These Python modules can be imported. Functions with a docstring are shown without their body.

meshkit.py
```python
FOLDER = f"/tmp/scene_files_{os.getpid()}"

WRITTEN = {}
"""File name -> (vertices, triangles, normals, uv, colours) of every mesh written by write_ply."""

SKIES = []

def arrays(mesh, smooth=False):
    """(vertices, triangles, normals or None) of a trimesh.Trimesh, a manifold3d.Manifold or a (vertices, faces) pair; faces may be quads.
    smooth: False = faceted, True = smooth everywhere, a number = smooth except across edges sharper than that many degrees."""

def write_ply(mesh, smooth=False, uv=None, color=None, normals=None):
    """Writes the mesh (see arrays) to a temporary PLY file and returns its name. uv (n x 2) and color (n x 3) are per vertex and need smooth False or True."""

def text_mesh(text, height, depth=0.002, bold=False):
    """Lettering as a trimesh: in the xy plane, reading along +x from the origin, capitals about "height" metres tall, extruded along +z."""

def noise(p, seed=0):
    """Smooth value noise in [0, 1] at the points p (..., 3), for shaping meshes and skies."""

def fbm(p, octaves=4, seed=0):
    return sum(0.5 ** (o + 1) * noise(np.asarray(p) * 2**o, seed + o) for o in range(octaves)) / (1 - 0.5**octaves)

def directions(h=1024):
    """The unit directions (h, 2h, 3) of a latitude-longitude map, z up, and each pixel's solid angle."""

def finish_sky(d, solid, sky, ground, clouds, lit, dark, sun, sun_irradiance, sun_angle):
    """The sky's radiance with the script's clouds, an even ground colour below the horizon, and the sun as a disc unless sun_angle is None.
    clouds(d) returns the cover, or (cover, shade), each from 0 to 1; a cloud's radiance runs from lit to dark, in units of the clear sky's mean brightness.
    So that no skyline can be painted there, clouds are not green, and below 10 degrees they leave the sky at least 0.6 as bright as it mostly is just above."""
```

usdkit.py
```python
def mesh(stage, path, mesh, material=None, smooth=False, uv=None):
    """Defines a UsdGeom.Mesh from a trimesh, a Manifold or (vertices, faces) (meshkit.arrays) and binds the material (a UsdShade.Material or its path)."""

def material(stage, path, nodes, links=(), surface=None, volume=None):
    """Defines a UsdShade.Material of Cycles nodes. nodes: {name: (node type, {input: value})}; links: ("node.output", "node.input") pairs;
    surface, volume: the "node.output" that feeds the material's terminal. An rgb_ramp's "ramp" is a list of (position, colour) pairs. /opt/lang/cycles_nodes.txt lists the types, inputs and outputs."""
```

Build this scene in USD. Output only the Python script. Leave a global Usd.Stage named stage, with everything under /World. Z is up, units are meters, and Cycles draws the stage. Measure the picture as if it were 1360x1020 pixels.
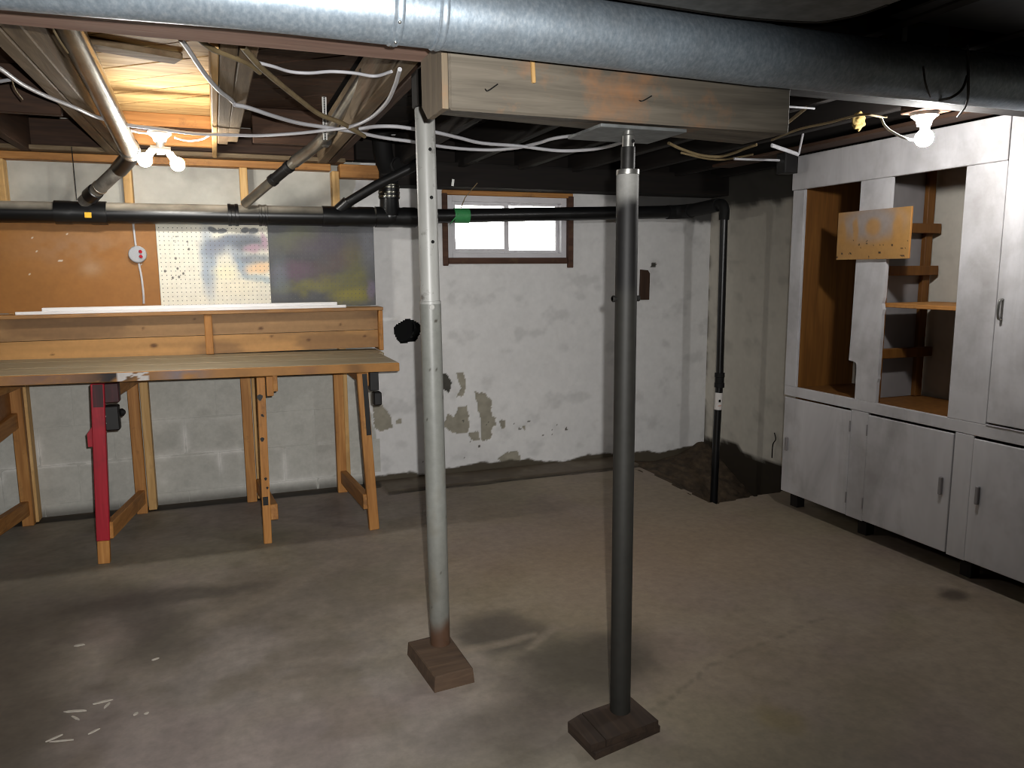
import math, random
import numpy as np, trimesh, usdkit, meshkit
import manifold3d as m3
from pxr import Usd, UsdGeom, UsdLux, UsdShade, Gf, Sdf, Vt

stage = Usd.Stage.CreateInMemory()
UsdGeom.SetStageUpAxis(stage, UsdGeom.Tokens.z)
UsdGeom.SetStageMetersPerUnit(stage, 1.0)
UsdGeom.Xform.Define(stage, '/World')
UsdGeom.Scope.Define(stage, '/World/Looks')

# ------------------------------------------------------------------ camera, sky, lights, exposure
F, YAW, PITCH, ROLL = 1015.0, math.radians(20.73), math.radians(8.45), math.radians(0.39)
EYE = np.array([0, 0, 1.45])
def _axes():
    cy, sy, cp, sp = math.cos(YAW), math.sin(YAW), math.cos(PITCH), math.sin(PITCH)
    fwd = np.array([sy*cp, cy*cp, -sp]); right = np.array([cy, -sy, 0]); down = np.cross(fwd, right)
    cr, sr = math.cos(ROLL), math.sin(ROLL)
    return np.array([cr*right + sr*down, -sr*right + cr*down, fwd])
RM = _axes()
cam = UsdGeom.Camera.Define(stage, '/World/camera')
M = np.eye(4); M[0, :3] = RM[0]; M[1, :3] = -RM[1]; M[2, :3] = -RM[2]; M[3, :3] = EYE
cam.AddTransformOp().Set(Gf.Matrix4d(M.tolist()))
cam.CreateHorizontalApertureAttr(36.0); cam.CreateVerticalApertureAttr(27.0)
cam.CreateFocalLengthAttr(36.0*F/1360); cam.CreateClippingRangeAttr(Gf.Vec2f(0.05, 100))
cam.CreateExposureAttr(0.0)

sky = UsdLux.DomeLight.Define(stage, '/World/sky')          # overcast white daylight behind the small window
sky.CreateIntensityAttr(2.2); sky.CreateColorAttr(Gf.Vec3f(1.0, 1.0, 0.98))

flash = UsdLux.SphereLight.Define(stage, '/World/camera_flash')   # the camera's own flash, right of and above the lens
flash.CreateRadiusAttr(0.012); FLASH_I = 32.0; FLASH_AIM = (375, 520); FLASH_CONE = 46.0
flash.CreateIntensityAttr(FLASH_I/(math.pi*0.012**2)); flash.CreateColorAttr(Gf.Vec3f(1.0, 0.985, 0.96))
fp = EYE + 0.055*RM[0] - 0.05*RM[1] - 0.01*RM[2]
fd = RM.T @ np.array([(FLASH_AIM[0]-680)/F, (FLASH_AIM[1]-510)/F, 1.0]); fd /= np.linalg.norm(fd)
fx = np.cross(fd, (0, 0, 1)); fx /= np.linalg.norm(fx); fm = np.eye(4)
fm[0, :3], fm[1, :3], fm[2, :3], fm[3, :3] = fx, np.cross(fx, fd), -fd, fp
flash.AddTransformOp().Set(Gf.Matrix4d(fm.tolist()))
shp = UsdLux.ShapingAPI.Apply(flash.GetPrim()); shp.CreateShapingConeAngleAttr(FLASH_CONE); shp.CreateShapingConeSoftnessAttr(1.0)

BULB_R = 0.034
BULB_L = 330.0          # radiance of each lamp bulb
BULB_RIGHT = 640.0
random.seed(7); rng = np.random.default_rng(7)

# ------------------------------------------------------------------ helpers
def at(px, py, axis, val):
    """A point measured in the photograph, on a known plane of the room."""
    d = RM.T @ np.array([(px-680)/F, (py-510)/F, 1.0]); i = 'xyz'.index(axis)
    return EYE + (val-EYE[i])/d[i]*d
def lin(h):
    c = np.array([int(h[i:i+2], 16) for i in (0, 2, 4)])/255.0
    return np.where(c <= .04045, c/12.92, ((c+.055)/1.055)**2.4)
L = '/World/Looks/'
MATS = {}
def mat(name, stops, scale=(6, 6, 6), rough=.7, metal=0., bump=.15, detail=5., dist=0., spec=.4, rnd=.0, noise_rough=.6, fine=0., dirt=None, rot=(0, 0, 0)):
    """Procedural: stretched noise through a colour ramp, optional dirt (colour, scale, lo, hi), optional random value per object."""
    st = [(p, lin(c) if isinstance(c, str) else c) for p, c in stops]
    n = {'g': ('geometry', {}), 'm': ('mapping', {'scale': scale, 'rotation': rot}),
         'n': ('noise_texture', {'scale': 1., 'detail': detail, 'roughness': noise_rough, 'distortion': dist}),
         'r': ('rgb_ramp', {'ramp': st}), 'p': ('principled_bsdf', {'roughness': rough, 'metallic': metal, 'specular_ior_level': spec})}
    k = [('g.position', 'm.vector'), ('m.vector', 'n.vector'), ('n.fac', 'r.fac')]
    last = 'r.color'
    if dirt:
        n['dn'] = ('noise_texture', {'scale': dirt[1], 'detail': 6., 'roughness': .65})
        n['dr'] = ('map_range', {'from_min': dirt[2], 'from_max': dirt[3], 'to_min': 0., 'to_max': dirt[4] if len(dirt) > 4 else 1., 'clamp': True})
        n['dm'] = ('mix', {'mix_type': 'mix', 'color2': lin(dirt[0])})
        k += [('g.position', 'dn.vector'), ('dn.fac', 'dr.value'), ('dr.result', 'dm.fac'), (last, 'dm.color1')]; last = 'dm.color'
    if rnd:
        n['oi'] = ('object_info', {}); n['or'] = ('map_range', {'to_min': 1-rnd, 'to_max': 1+rnd})
        n['hs'] = ('hsv', {})
        k += [('oi.random', 'or.value'), ('or.result', 'hs.value'), (last, 'hs.color')]; last = 'hs.color'
    k.append((last, 'p.base_color'))
    if bump:
        n['b'] = ('bump', {'strength': bump, 'distance': .01}); k += [('n.fac', 'b.height'), ('b.normal', 'p.normal')]
    MATS[name] = usdkit.material(stage, L+name, n, k, surface='p.BSDF')
    return MATS[name]
def wood(name, c0, c1, c2, axis, **kw):
    s = [34., 34., 34.]; s['xyz'.index(axis)] = 2.2
    return mat(name, [(.25, c0), (.5, c1), (.75, c2)], scale=tuple(s), dist=.6, **kw)
def tinted(name, rough=.8, bump=.2, nscale=40., var=.25, spec=.3, extra=None):
    """Colour from the mesh's own painted primvar 'tint', with fine noise on top."""
    n = {'a': ('attribute', {'attribute': 'tint'}), 'g': ('geometry', {}), 'n': ('noise_texture', {'scale': nscale, 'detail': 7., 'roughness': .7}),
         'mr': ('map_range', {'from_min': .3, 'from_max': .7, 'to_min': 1-var, 'to_max': 1+var}), 'h': ('hsv', {}),
         'b': ('bump', {'strength': bump, 'distance': .006}), 'p': ('principled_bsdf', {'roughness': rough, 'specular_ior_level': spec})}
    k = [('g.position', 'n.vector'), ('n.fac', 'mr.value'), ('mr.result', 'h.value'), ('a.color', 'h.color'), ('n.fac', 'b.height'), ('b.normal', 'p.normal')]
    last = 'h.color'
    if extra:      # pegboard holes: a regular grid of small dark bores
        n.update({'sx': ('separate_xyz', {}), 'mx': ('math', {'math_type': 'divide', 'value2': .0254}), 'mz': ('math', {'math_type': 'divide', 'value2': .0254}),
                  'fx': ('math', {'math_type': 'fraction'}), 'fz': ('math', {'math_type': 'fraction'}),
                  'cx': ('math', {'math_type': 'subtract', 'value2': .5}), 'cz': ('math', {'math_type': 'subtract', 'value2': .5}),
                  'qx': ('math', {'math_type': 'power', 'value2': 2.}), 'qz': ('math', {'math_type': 'power', 'value2': 2.}), 'ax': ('math', {'math_type': 'absolute'}), 'az': ('math', {'math_type': 'absolute'}),
                  'sm': ('math', {'math_type': 'add'}), 'lt': ('math', {'math_type': 'less_than', 'value2': .013}), 'off': ('math', {'math_type': 'add', 'value2': 100.*.0254}),
                  'mixh': ('mix', {'mix_type': 'mix', 'color2': (.12, .115, .11)})})
        k += [('g.position', 'sx.vector'), ('sx.x', 'off.value1'), ('off.value', 'mx.value1'), ('sx.z', 'mz.value1'), ('mx.value', 'fx.value1'), ('mz.value', 'fz.value1'), ('fx.value', 'cx.value1'), ('fz.value', 'cz.value1'),
              ('cx.value', 'ax.value1'), ('cz.value', 'az.value1'), ('ax.value', 'qx.value1'), ('az.value', 'qz.value1'), ('qx.value', 'sm.value1'), ('qz.value', 'sm.value2'), ('sm.value', 'lt.value1'), ('lt.value', 'mixh.fac'), (last, 'mixh.color1')]
        last = 'mixh.color'
    k.append((last, 'p.base_color'))
    MATS[name] = usdkit.material(stage, L+name, n, k, surface='p.BSDF')

USED = {}
def numbered(parent, name):
    k = (parent, name); USED[k] = USED.get(k, 0) + 1
    return f'{parent}/{name}' + ('' if USED[k] == 1 else f'_{USED[k]-1:03d}')
def tag(prim, label=None, cat=None, group=None, kind=None):
    for key, v in (('label', label), ('category', cat), ('group', group), ('kind', kind)):
        if v: prim.SetCustomDataByKey(key, v)
    return prim
def thing(name, label, cat, group=None):
    p = UsdGeom.Xform.Define(stage, numbered('/World', name)).GetPrim()
    return tag(p, label, cat, group)
def cat_meshes(ms):
    ms = ms if isinstance(ms, (list, tuple)) else [ms]
    return trimesh.util.concatenate(ms) if len(ms) > 1 else ms[0]
def part(parent, name, mesh, material, label=None, smooth=False, tint=None, kind=None, cat=None, group=None):
    path = numbered(parent.GetPath().pathString if parent else '/World', name)
    mesh = cat_meshes(mesh)
    m = usdkit.mesh(stage, path, mesh, MATS[material], smooth=smooth)
    if tint is not None:
        UsdGeom.PrimvarsAPI(m).CreatePrimvar('tint', Sdf.ValueTypeNames.Color3fArray, 'vertex').Set(Vt.Vec3fArray.FromNumpy(np.asarray(tint, np.float32)))
    return tag(m.GetPrim(), label, cat, group, kind)
def solo(name, mesh, material, label, cat, group=None, smooth=False, tint=None):
    return part(None, name, mesh, material, label, smooth, tint, None, cat, group)

def box(x0, x1, y0, y1, z0, z1, b=.003):
    """Box with chamfered edges."""
    c = np.array([(x0+x1)/2, (y0+y1)/2, (z0+z1)/2]); h = np.abs(np.array([x1-x0, y1-y0, z1-z0])/2)
    b = min(b, .4*h.min()); pts = []
    for s in np.ndindex(2, 2, 2):
        sg = np.array(s)*2-1
        for k in range(3):
            q = h.copy(); q[(k+1) % 3] -= b; q[(k+2) % 3] -= b
            pts.append(c + sg*q)
    return trimesh.convex.convex_hull(np.array(pts))
def hull(pts): return trimesh.convex.convex_hull(np.asarray(pts, float))
def bar(p0, p1, w, h, up=(0, 0, 1), b=.003):
    """Straight timber from p0 to p1; w across, h along 'up'."""
    p0, p1 = np.asarray(p0, float), np.asarray(p1, float); d = p1-p0; l = np.linalg.norm(d); d /= l
    s = np.cross(d, up); s /= np.linalg.norm(s); u = np.cross(s, d)
    m = box(0, l, -w/2, w/2, -h/2, h/2, b); T = np.eye(4); T[:3, 0], T[:3, 1], T[:3, 2], T[:3, 3] = d, -s, u, p0
    m.apply_transform(T)
    return m
def spline(pts, n=8):
    p = np.asarray(pts, float)
    if len(p) < 3: return p
    q = np.vstack([2*p[0]-p[1], p, 2*p[-1]-p[-2]]); out = []
    for i in range(len(p)-1):
        a, b, c, d = q[i:i+4]
        for t in np.linspace(0, 1, n, endpoint=False):
            out.append(.5*((2*b)+(-a+c)*t+(2*a-5*b+4*c-d)*t*t+(-a+3*b-3*c+d)*t**3))
    return np.vstack(out+[p[-1]])
def tube(pts, r, seg=10, flat=1.0, cap=True, up0=(0, 0, 1)):
    """Swept tube; flat squashes it along one axis (flat cable)."""
    p = np.asarray(pts, float); r = np.broadcast_to(np.asarray(r, float), (len(p),))
    t = np.gradient(p, axis=0); t /= np.linalg.norm(t, axis=1)[:, None]
    u = np.cross(t[0], up0)
    if np.linalg.norm(u) < 1e-3: u = np.cross(t[0], (1, 0, 0))
    u /= np.linalg.norm(u); V = []
    a = np.linspace(0, 2*np.pi, seg, endpoint=False)
    for i in range(len(p)):
        u = u - t[i]*(u@t[i]); u /= np.linalg.norm(u); w = np.cross(t[i], u)
        V.append(p[i] + r[i]*(np.cos(a)[:, None]*u*flat + np.sin(a)[:, None]*w))
    V = np.vstack(V); Fc = []
    for i in range(len(p)-1):
        for j in range(seg):
            k = (j+1) % seg; A, B, C, D = i*seg+j, i*seg+k, (i+1)*seg+k, (i+1)*seg+j
            Fc += [(A, B, C), (A, C, D)]
    if cap:
        V = np.vstack([V, p[0], p[-1]]); n0, n1 = len(V)-2, len(V)-1
        for j in range(seg):
            k = (j+1) % seg
            Fc += [(n0, k, j), (n1, (len(p)-1)*seg+j, (len(p)-1)*seg+k)]
    return trimesh.Trimesh(V, np.array(Fc), process=False)
def cyl(p0, p1, r, seg=32, r1=None):
    return tube([p0, p1], [r, r if r1 is None else r1], seg)
def lathe(p0, p1, prof, seg=32):
    """prof: (fraction-free distance along axis in metres, radius)."""
    p0, p1 = np.asarray(p0, float), np.asarray(p1, float); d = (p1-p0)/np.linalg.norm(p1-p0)
    u = np.cross(d, (0, 0, 1)); u = np.cross(d, (1, 0, 0)) if np.linalg.norm(u) < 1e-3 else u
    u /= np.linalg.norm(u); w = np.cross(d, u); a = np.linspace(0, 2*np.pi, seg, endpoint=False)
    V = np.vstack([p0+d*s+max(r, 1e-4)*(np.cos(a)[:, None]*u+np.sin(a)[:, None]*w) for s, r in prof]); Fc = []
    for i in range(len(prof)-1):
        for j in range(seg):
            k = (j+1) % seg; A, B, C, D = i*seg+j, i*seg+k, (i+1)*seg+k, (i+1)*seg+j
            Fc += [(A, B, C), (A, C, D)]
    for base, flip in ((0, 1), ((len(prof)-1)*seg, 0)):
        for j in range(1, seg-1):
            f = (base, base+j, base+j+1); Fc.append(f[::-1] if flip else f)
    m = trimesh.Trimesh(V, np.array(Fc), process=False)
    return m
def ball(c, r, sub=3, s=(1, 1, 1)):
    m = trimesh.creation.icosphere(subdivisions=sub, radius=r); m.apply_scale(s); m.apply_translation(c); return m
def grid(o, du, dv, nu, nv, keep=None):
    """Flat grid of quads from corner o along du, dv. keep(cu, cv) -> bool per cell."""
    o, du, dv = map(np.asarray, (o, du, dv)); U, W = np.meshgrid(np.linspace(0, 1, nu+1), np.linspace(0, 1, nv+1), indexing='ij')
    V = (o + U[..., None]*du + W[..., None]*dv).reshape(-1, 3); i, j = np.meshgrid(np.arange(nu), np.arange(nv), indexing='ij')
    if keep is not None:
        ok = keep((U[:-1, :-1]+U[1:, 1:])/2, (W[:-1, :-1]+W[1:, 1:])/2); i, j = i[ok], j[ok]
    A = (i*(nv+1)+j).ravel(); B, C, D = A+nv+1, A+nv+2, A+1
    return trimesh.Trimesh(V, np.vstack([np.c_[A, B, C], np.c_[A, C, D]]), process=False)
def compact(m, *arrs):
    used = np.unique(m.faces); remap = np.full(len(m.vertices), -1); remap[used] = np.arange(len(used))
    return (trimesh.Trimesh(m.vertices[used], remap[m.faces], process=False),)+tuple(a[used] for a in arrs)
def sm(x, a, b):
    t = np.clip((x-a)/(b-a), 0, 1); return t*t*(3-2*t)
def fbm(p, s, seed=0, oc=5): return meshkit.fbm(np.asarray(p)*s, oc, seed)
def inpoly(P, poly):
    from shapely import contains_xy
    from shapely.geometry import Polygon
    return contains_xy(Polygon(poly), P[:, 0], P[:, 1])

# ------------------------------------------------------------------ materials
mat('galvanised', [(.25, '9aaab8'), (.5, 'aebdca'), (.75, 'c6d2dc')], scale=(110, 70, 70), rough=.46, metal=.72, bump=.03, detail=2., spec=.5, dirt=('70675c', 5., .45, .75, .35))
mat('galvanised_dull', [(.3, '6d7070'), (.5, '7d8080'), (.7, '8c9090')], scale=(20, 20, 20), rough=.55, metal=.6, bump=.04)
mat('chrome_pipe', [(.3, '7a766e'), (.6, 'aaa69c'), (.8, 'c4c0b6')], scale=(10, 4, 10), rough=.24, metal=.9, bump=.02)
mat('dusty_top', [(.3, '6b665c'), (.6, '8a8377')], scale=(12, 12, 12), rough=.8, bump=.1)
mat('abs_black', [(.3, '0d0d0e'), (.6, '151516'), (.8, '1d1d1e')], scale=(8, 8, 8), rough=.33, bump=.02, spec=.5)
mat('abs_dull', [(.3, '060606'), (.7, '0e0d0d')], scale=(9, 9, 9), rough=.75, bump=.05)
# black drain pipe with dust lying on its top
usdkit.material(stage, L+'abs_dusty', {'g': ('geometry', {}), 's': ('separate_xyz', {}), 'mr': ('map_range', {'from_min': .12, 'from_max': .75, 'to_min': 0., 'to_max': 1., 'clamp': True}),
    'n': ('noise_texture', {'scale': 7., 'detail': 5.}), 'mu': ('math', {'math_type': 'multiply'}), 'sx': ('separate_xyz', {}),
    'mx': ('map_range', {'from_min': 1.2, 'from_max': .3, 'to_min': 0., 'to_max': 1., 'clamp': True}), 'mu2': ('math', {'math_type': 'multiply'}), 'bst': ('math', {'math_type': 'multiply', 'value2': 1.7, 'use_clamp': True}),
    'mx2': ('mix', {'color1': lin('0b0b0c'), 'color2': lin('b0a899')}), 'p': ('principled_bsdf', {'roughness': .34})},
    [('g.normal', 's.vector'), ('s.z', 'mr.value'), ('g.position', 'n.vector'), ('mr.result', 'mu.value1'), ('n.fac', 'mu.value2'), ('g.position', 'sx.vector'), ('sx.x', 'mx.value'),
     ('mu.value', 'mu2.value1'), ('mx.result', 'mu2.value2'), ('mu2.value', 'bst.value1'), ('bst.value', 'mx2.fac'), ('mx2.color', 'p.base_color')], surface='p.BSDF')
MATS['abs_dusty'] = UsdShade.Material.Get(stage, L+'abs_dusty')
for ax in 'xyz':
    wood('pine_'+ax, '8a5a26', 'a8733a', 'c08d4e', ax, rough=.6, bump=.08, rnd=.12, dirt=('4a3420', 9., .58, .75, .6))
    wood('pale_pine_'+ax, 'a57f4c', 'c49c63', 'd8b680', ax, rough=.65, bump=.08, rnd=.15, dirt=('6d4c28', 6., .55, .75, .5))
    wood('brown_wood_'+ax, '2c1c12', '3d281a', '4d3423', ax, rough=.75, bump=.15, rnd=.15)
    wood('grey_wood_'+ax, '5c4c38', '75634b', '8d7b62', ax, rough=.8, bump=.2, rnd=.12, dirt=('8a5c3c', 4., .55, .75, .5))
    wood('dark_wood_'+ax, '0f0b09', '16100c', '1f1712', ax, rough=.85, bump=.2, rnd=.2)
wood('sub_wood', '98784a', 'bb9a66', 'd4ba8a', 'x', rough=.7, bump=.1, rnd=.16, dirt=('7a5228', 4., .55, .75, .35))
wood('bench_top_wood', '776a52', '8e826b', 'a1967f', 'x', rough=.55, bump=.06, rnd=.08, dirt=('7a8488', 3., .58, .8, .5))
wood('back_board_wood', '8a6238', 'a3784a', 'b58c5c', 'x', rough=.6, bump=.06, rnd=.1, dirt=('6f5a48', 4., .52, .72, .6))
wood('beam_wood', '4d473e', '615a4f', '746c60', 'x', rough=.75, bump=.25, dirt=('9a6a42', 3.2, .55, .72, .75))
wood('header_wood', '80655a', '937668', 'a48778', 'x', rough=.75, bump=.15, dirt=('8e8274', 3., .5, .75, .6))
wood('end_wood', '5f5345', '726553', '82745f', 'z', rough=.8, bump=.2, dirt=('95643f', 5., .55, .75, .6))
wood('hardboard', '84521f', '94602a', 'a26e36', 'x', rough=.5, bump=.02)
wood('cab_inside', '5a3712', '6b4419', '7b5222', 'z', rough=.6, bump=.03)
wood('red_leg_wood', '8a0f1e', 'a01527', 'ad2031', 'z', rough=.5, bump=.05, dirt=('3a1a1c', 6., .5, .75, .6))
wood('dark_red_wood', '2c1216', '3d161b', '4c1a20', 'z', rough=.55, bump=.05, dirt=('16100f', 9., .45, .7, .7))
wood('trim_wood', '3a251b', '4b3226', '5b4030', 'x', rough=.8, bump=.15, dirt=('6b5a3c', 8., .55, .75, .6))
wood('base_block_wood', '3a2c20', '4b3a2c', '5b4836', 'x', rough=.85, bump=.2)
wood('base_plate_wood', '241a14', '33271e', '403126', 'y', rough=.8, bump=.2)
mat('cab_paint', [(.3, 'a9a7a9'), (.5, 'bcbabc'), (.7, 'c8c6c8')], scale=(4, 4, 1.2), rough=.45, bump=.03, dist=.8, dirt=('77716b', 2.2, .48, .75, .6))
mat('cab_back_paint', [(.3, '777373'), (.7, '898586')], scale=(4, 4, 2), rough=.7, bump=.05)
mat('post_grey', [(.35, '8f918c'), (.5, '9ea09b'), (.7, 'aaaca8')], scale=(9, 9, 3), rough=.38, bump=.05, spec=.5, dirt=('6a675e', 14., .58, .72, .8))
mat('post_top', [(.35, '8a8a86'), (.6, '999995')], scale=(9, 9, 3), rough=.42, bump=.05, spec=.5, dirt=('4e4943', 16., .56, .7, .9))
mat('post_rust', [(.35, '4a3426'), (.6, '63442f')], scale=(30, 30, 30), rough=.8, bump=.2)
mat('post_black', [(.35, '2b2c29'), (.6, '373835'), (.75, '444541')], scale=(12, 12, 3), rough=.33, bump=.05, spec=.6)
mat('post_scuffed', [(.4, '131212'), (.5, '2c2b2a'), (.62, '7d7b77')], scale=(25, 25, 3), rough=.3, bump=.05, spec=.6)
mat('steel', [(.35, '7d7c78'), (.65, '9a9995')], scale=(20, 20, 20), rough=.35, metal=.8, bump=.03)
mat('strap_steel', [(.35, 'b2b2ae'), (.65, 'c8c8c4')], scale=(20, 20, 20), rough=.45, metal=.3, bump=.02)
mat('grey_pipe', [(.3, '4e4b47'), (.6, '7d7972'), (.8, '96928a')], scale=(14, 14, 14), rough=.45, metal=.2, bump=.03)
mat('dark_steel', [(.35, '1b1a19'), (.65, '2b2a28')], scale=(20, 20, 20), rough=.5, metal=.4, bump=.05)
mat('cable_white', [(.3, 'b4b4b8'), (.7, 'c6c6ca')], scale=(5, 5, 5), rough=.45, bump=0)
mat('cable_tan', [(.3, '6d5d42'), (.7, '8b7a58')], scale=(9, 9, 9), rough=.7, bump=.1)
mat('cable_black', [(.3, '0b0b0b'), (.7, '141414')], scale=(9, 9, 9), rough=.5, bump=0)
mat('white_plastic', [(.3, 'dcdcd8'), (.7, 'e8e8e4')], scale=(5, 5, 5), rough=.35, bump=0)
mat('white_trim', [(.3, 'e4e2e2'), (.7, 'f0eeee')], scale=(2, 5, 5), rough=.4, bump=0)
mat('vinyl', [(.3, 'c2c0c4'), (.7, 'd0ced2')], scale=(5, 5, 5), rough=.4, bump=0)
mat('box_plastic', [(.3, 'a9adb0'), (.7, 'bcc0c3')], scale=(30, 30, 30), rough=.3, bump=0)
mat('red_plastic', [(.3, 'b01828'), (.7, 'c42a3a')], scale=(5, 5, 5), rough=.35, bump=0)
mat('yellow_label', [(.3, 'e0a81c'), (.7, 'eab52a')], scale=(5, 5, 5), rough=.5, bump=0)
mat('orange_print', [(.3, 'c0643c'), (.7, 'c97048')], scale=(5, 5, 5), rough=.5, bump=0)
mat('paper_label', [(.3, 'd4d0cc'), (.7, 'dedad6')], scale=(5, 5, 5), rough=.6, bump=0)
mat('black_box', [(.3, '0e0d0d'), (.7, '191717')], scale=(15, 15, 15), rough=.5, bump=.03)
mat('black_paint_spill', [(.3, '0b0a09'), (.7, '181512')], scale=(15, 15, 5), rough=.5, bump=.05)
mat('green_tape', [(.3, '2f7a45'), (.7, '3f9257')], scale=(20, 20, 20), rough=.5, bump=.05)
mat('rag', [(.3, '8a7442'), (.7, 'a58d55')], scale=(40, 40, 40), rough=.9, bump=.3)
mat('clamp_steel', [(.3, '8d8b80'), (.7, 'b0ae9f')], scale=(20, 20, 20), rough=.25, metal=1., bump=0)
mat('rough_concrete', [(.3, '5a5651'), (.5, '6d6963'), (.7, '7d7872')], scale=(4, 4, 4), rough=.85, bump=.2, detail=8.)
mat('dirt', [(.3, '2f261c'), (.5, '43372a'), (.7, '574836')], scale=(14, 14, 14), rough=.95, bump=.6, detail=9.)
mat('void_black', [(.3, '050505'), (.7, '0a0a09')], scale=(5, 5, 5), rough=.9, bump=0)
mat('chalk', [(.3, '9d968c'), (.7, 'b3aca1')], scale=(60, 60, 60), rough=.9, bump=0)
mat('ground', [(.3, '8d8a80'), (.7, 'a5a298')], scale=(5, 5, 5), rough=.9, bump=0)
tinted('floor_tint', rough=.62, bump=.12, nscale=22., var=.16, spec=.35)
tinted('wall_tint', rough=.75, bump=.18, nscale=16., var=.06)
tinted('block_tint', rough=.85, bump=.25, nscale=30., var=.09)
tinted('peg_tint', rough=.5, bump=.03, nscale=30., var=.08, extra=True)
tinted('post_dark_tint', rough=.58, bump=.06, nscale=30., var=.15, spec=.3)
tinted('board_tint', rough=.55, bump=.05, nscale=30., var=.08)
tinted('post_tint', rough=.44, bump=.05, nscale=30., var=.12, spec=.55)
def emitter(name, L_, col):
    MATS[name] = usdkit.material(stage, L+name, {'e': ('emission', {'color': col, 'strength': L_})}, [], surface='e.emission')
emitter('bulb_glow', BULB_L, (1., .97, .90)); emitter('bulb_glow_right', BULB_RIGHT, (1., .98, .95))
MATS['pane'] = usdkit.material(stage, L+'pane', {'f': ('fresnel', {'IOR': 1.45}), 't': ('transparent_bsdf', {'color': (.97, .98, .97)}), 'g': ('glossy_bsdf', {'roughness': .03}), 'm': ('mix_closure', {})},
    [('f.fac', 'm.fac'), ('t.BSDF', 'm.closure1'), ('g.BSDF', 'm.closure2')], surface='m.closure')
MATS['clear_plastic'] = usdkit.material(stage, L+'clear_plastic', {'t': ('transparent_bsdf', {'color': (.9, .9, .92)}), 'g': ('principled_bsdf', {'roughness': .25, 'base_color': lin('c9ccd0')}), 'm': ('mix_closure', {'fac': .45})},
    [('t.BSDF', 'm.closure1'), ('g.BSDF', 'm.closure2')], surface='m.closure')

# ------------------------------------------------------------------ the setting
YB, XR, XL, YF = 5.15, 3.62, -2.4, -2.2
ZJ, ZS = 2.12, 2.31                      # underside of joists, underside of the subfloor
W = lambda h: lin(h)

# floor: slab with a broken-out corner pit at the back right
pit = [(2.86, 4.86), (2.84, 4.55), (2.83, 4.3), (2.80, 4.05), (2.79, 3.92), (2.83, 3.86), (2.95, 3.87), (3.1, 3.9), (3.3, 3.93), (3.45, 3.95), (3.64, 3.95), (3.64, 5.2), (2.9, 5.2)]
nx, ny = 300, 370
fl = grid((XL, YF, 0), (XR+.02-XL, 0, 0), (0, YB+.02-YF, 0), nx, ny)
P = fl.vertices[:, :2]
def ell(P, cx, cy, rx, ry, ang=0., soft=.35):
    a = math.radians(ang); x, y = P[:, 0]-cx, P[:, 1]-cy
    u, v = (x*math.cos(a)+y*math.sin(a))/rx, (-x*math.sin(a)+y*math.cos(a))/ry
    return 1-sm(np.hypot(u, v), 1-soft, 1+soft)
P3 = np.c_[P, np.zeros(len(P))]
b = fbm(P3, 1.1, 3); c = fbm(P3, 3.3, 9); d = fbm(P3, 9., 21)
col = np.outer(np.ones(len(P)), W('807871'))
col = col + (sm(b, .42, .62)[:, None])*(W('898074')-col)*.8
col = col + (sm(c, .52, .68)[:, None])*(W('6b6255')-col)*.55
col = col*(1+(d-.5)[:, None]*.5)*(1+(fbm(P3, 4.5, 23)-.5)[:, None]*.35)
col = col+(sm(P[:, 0]+.5*(b-.5), .5, 1.6)[:, None])*(W('86755f')-col)*.55
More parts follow.
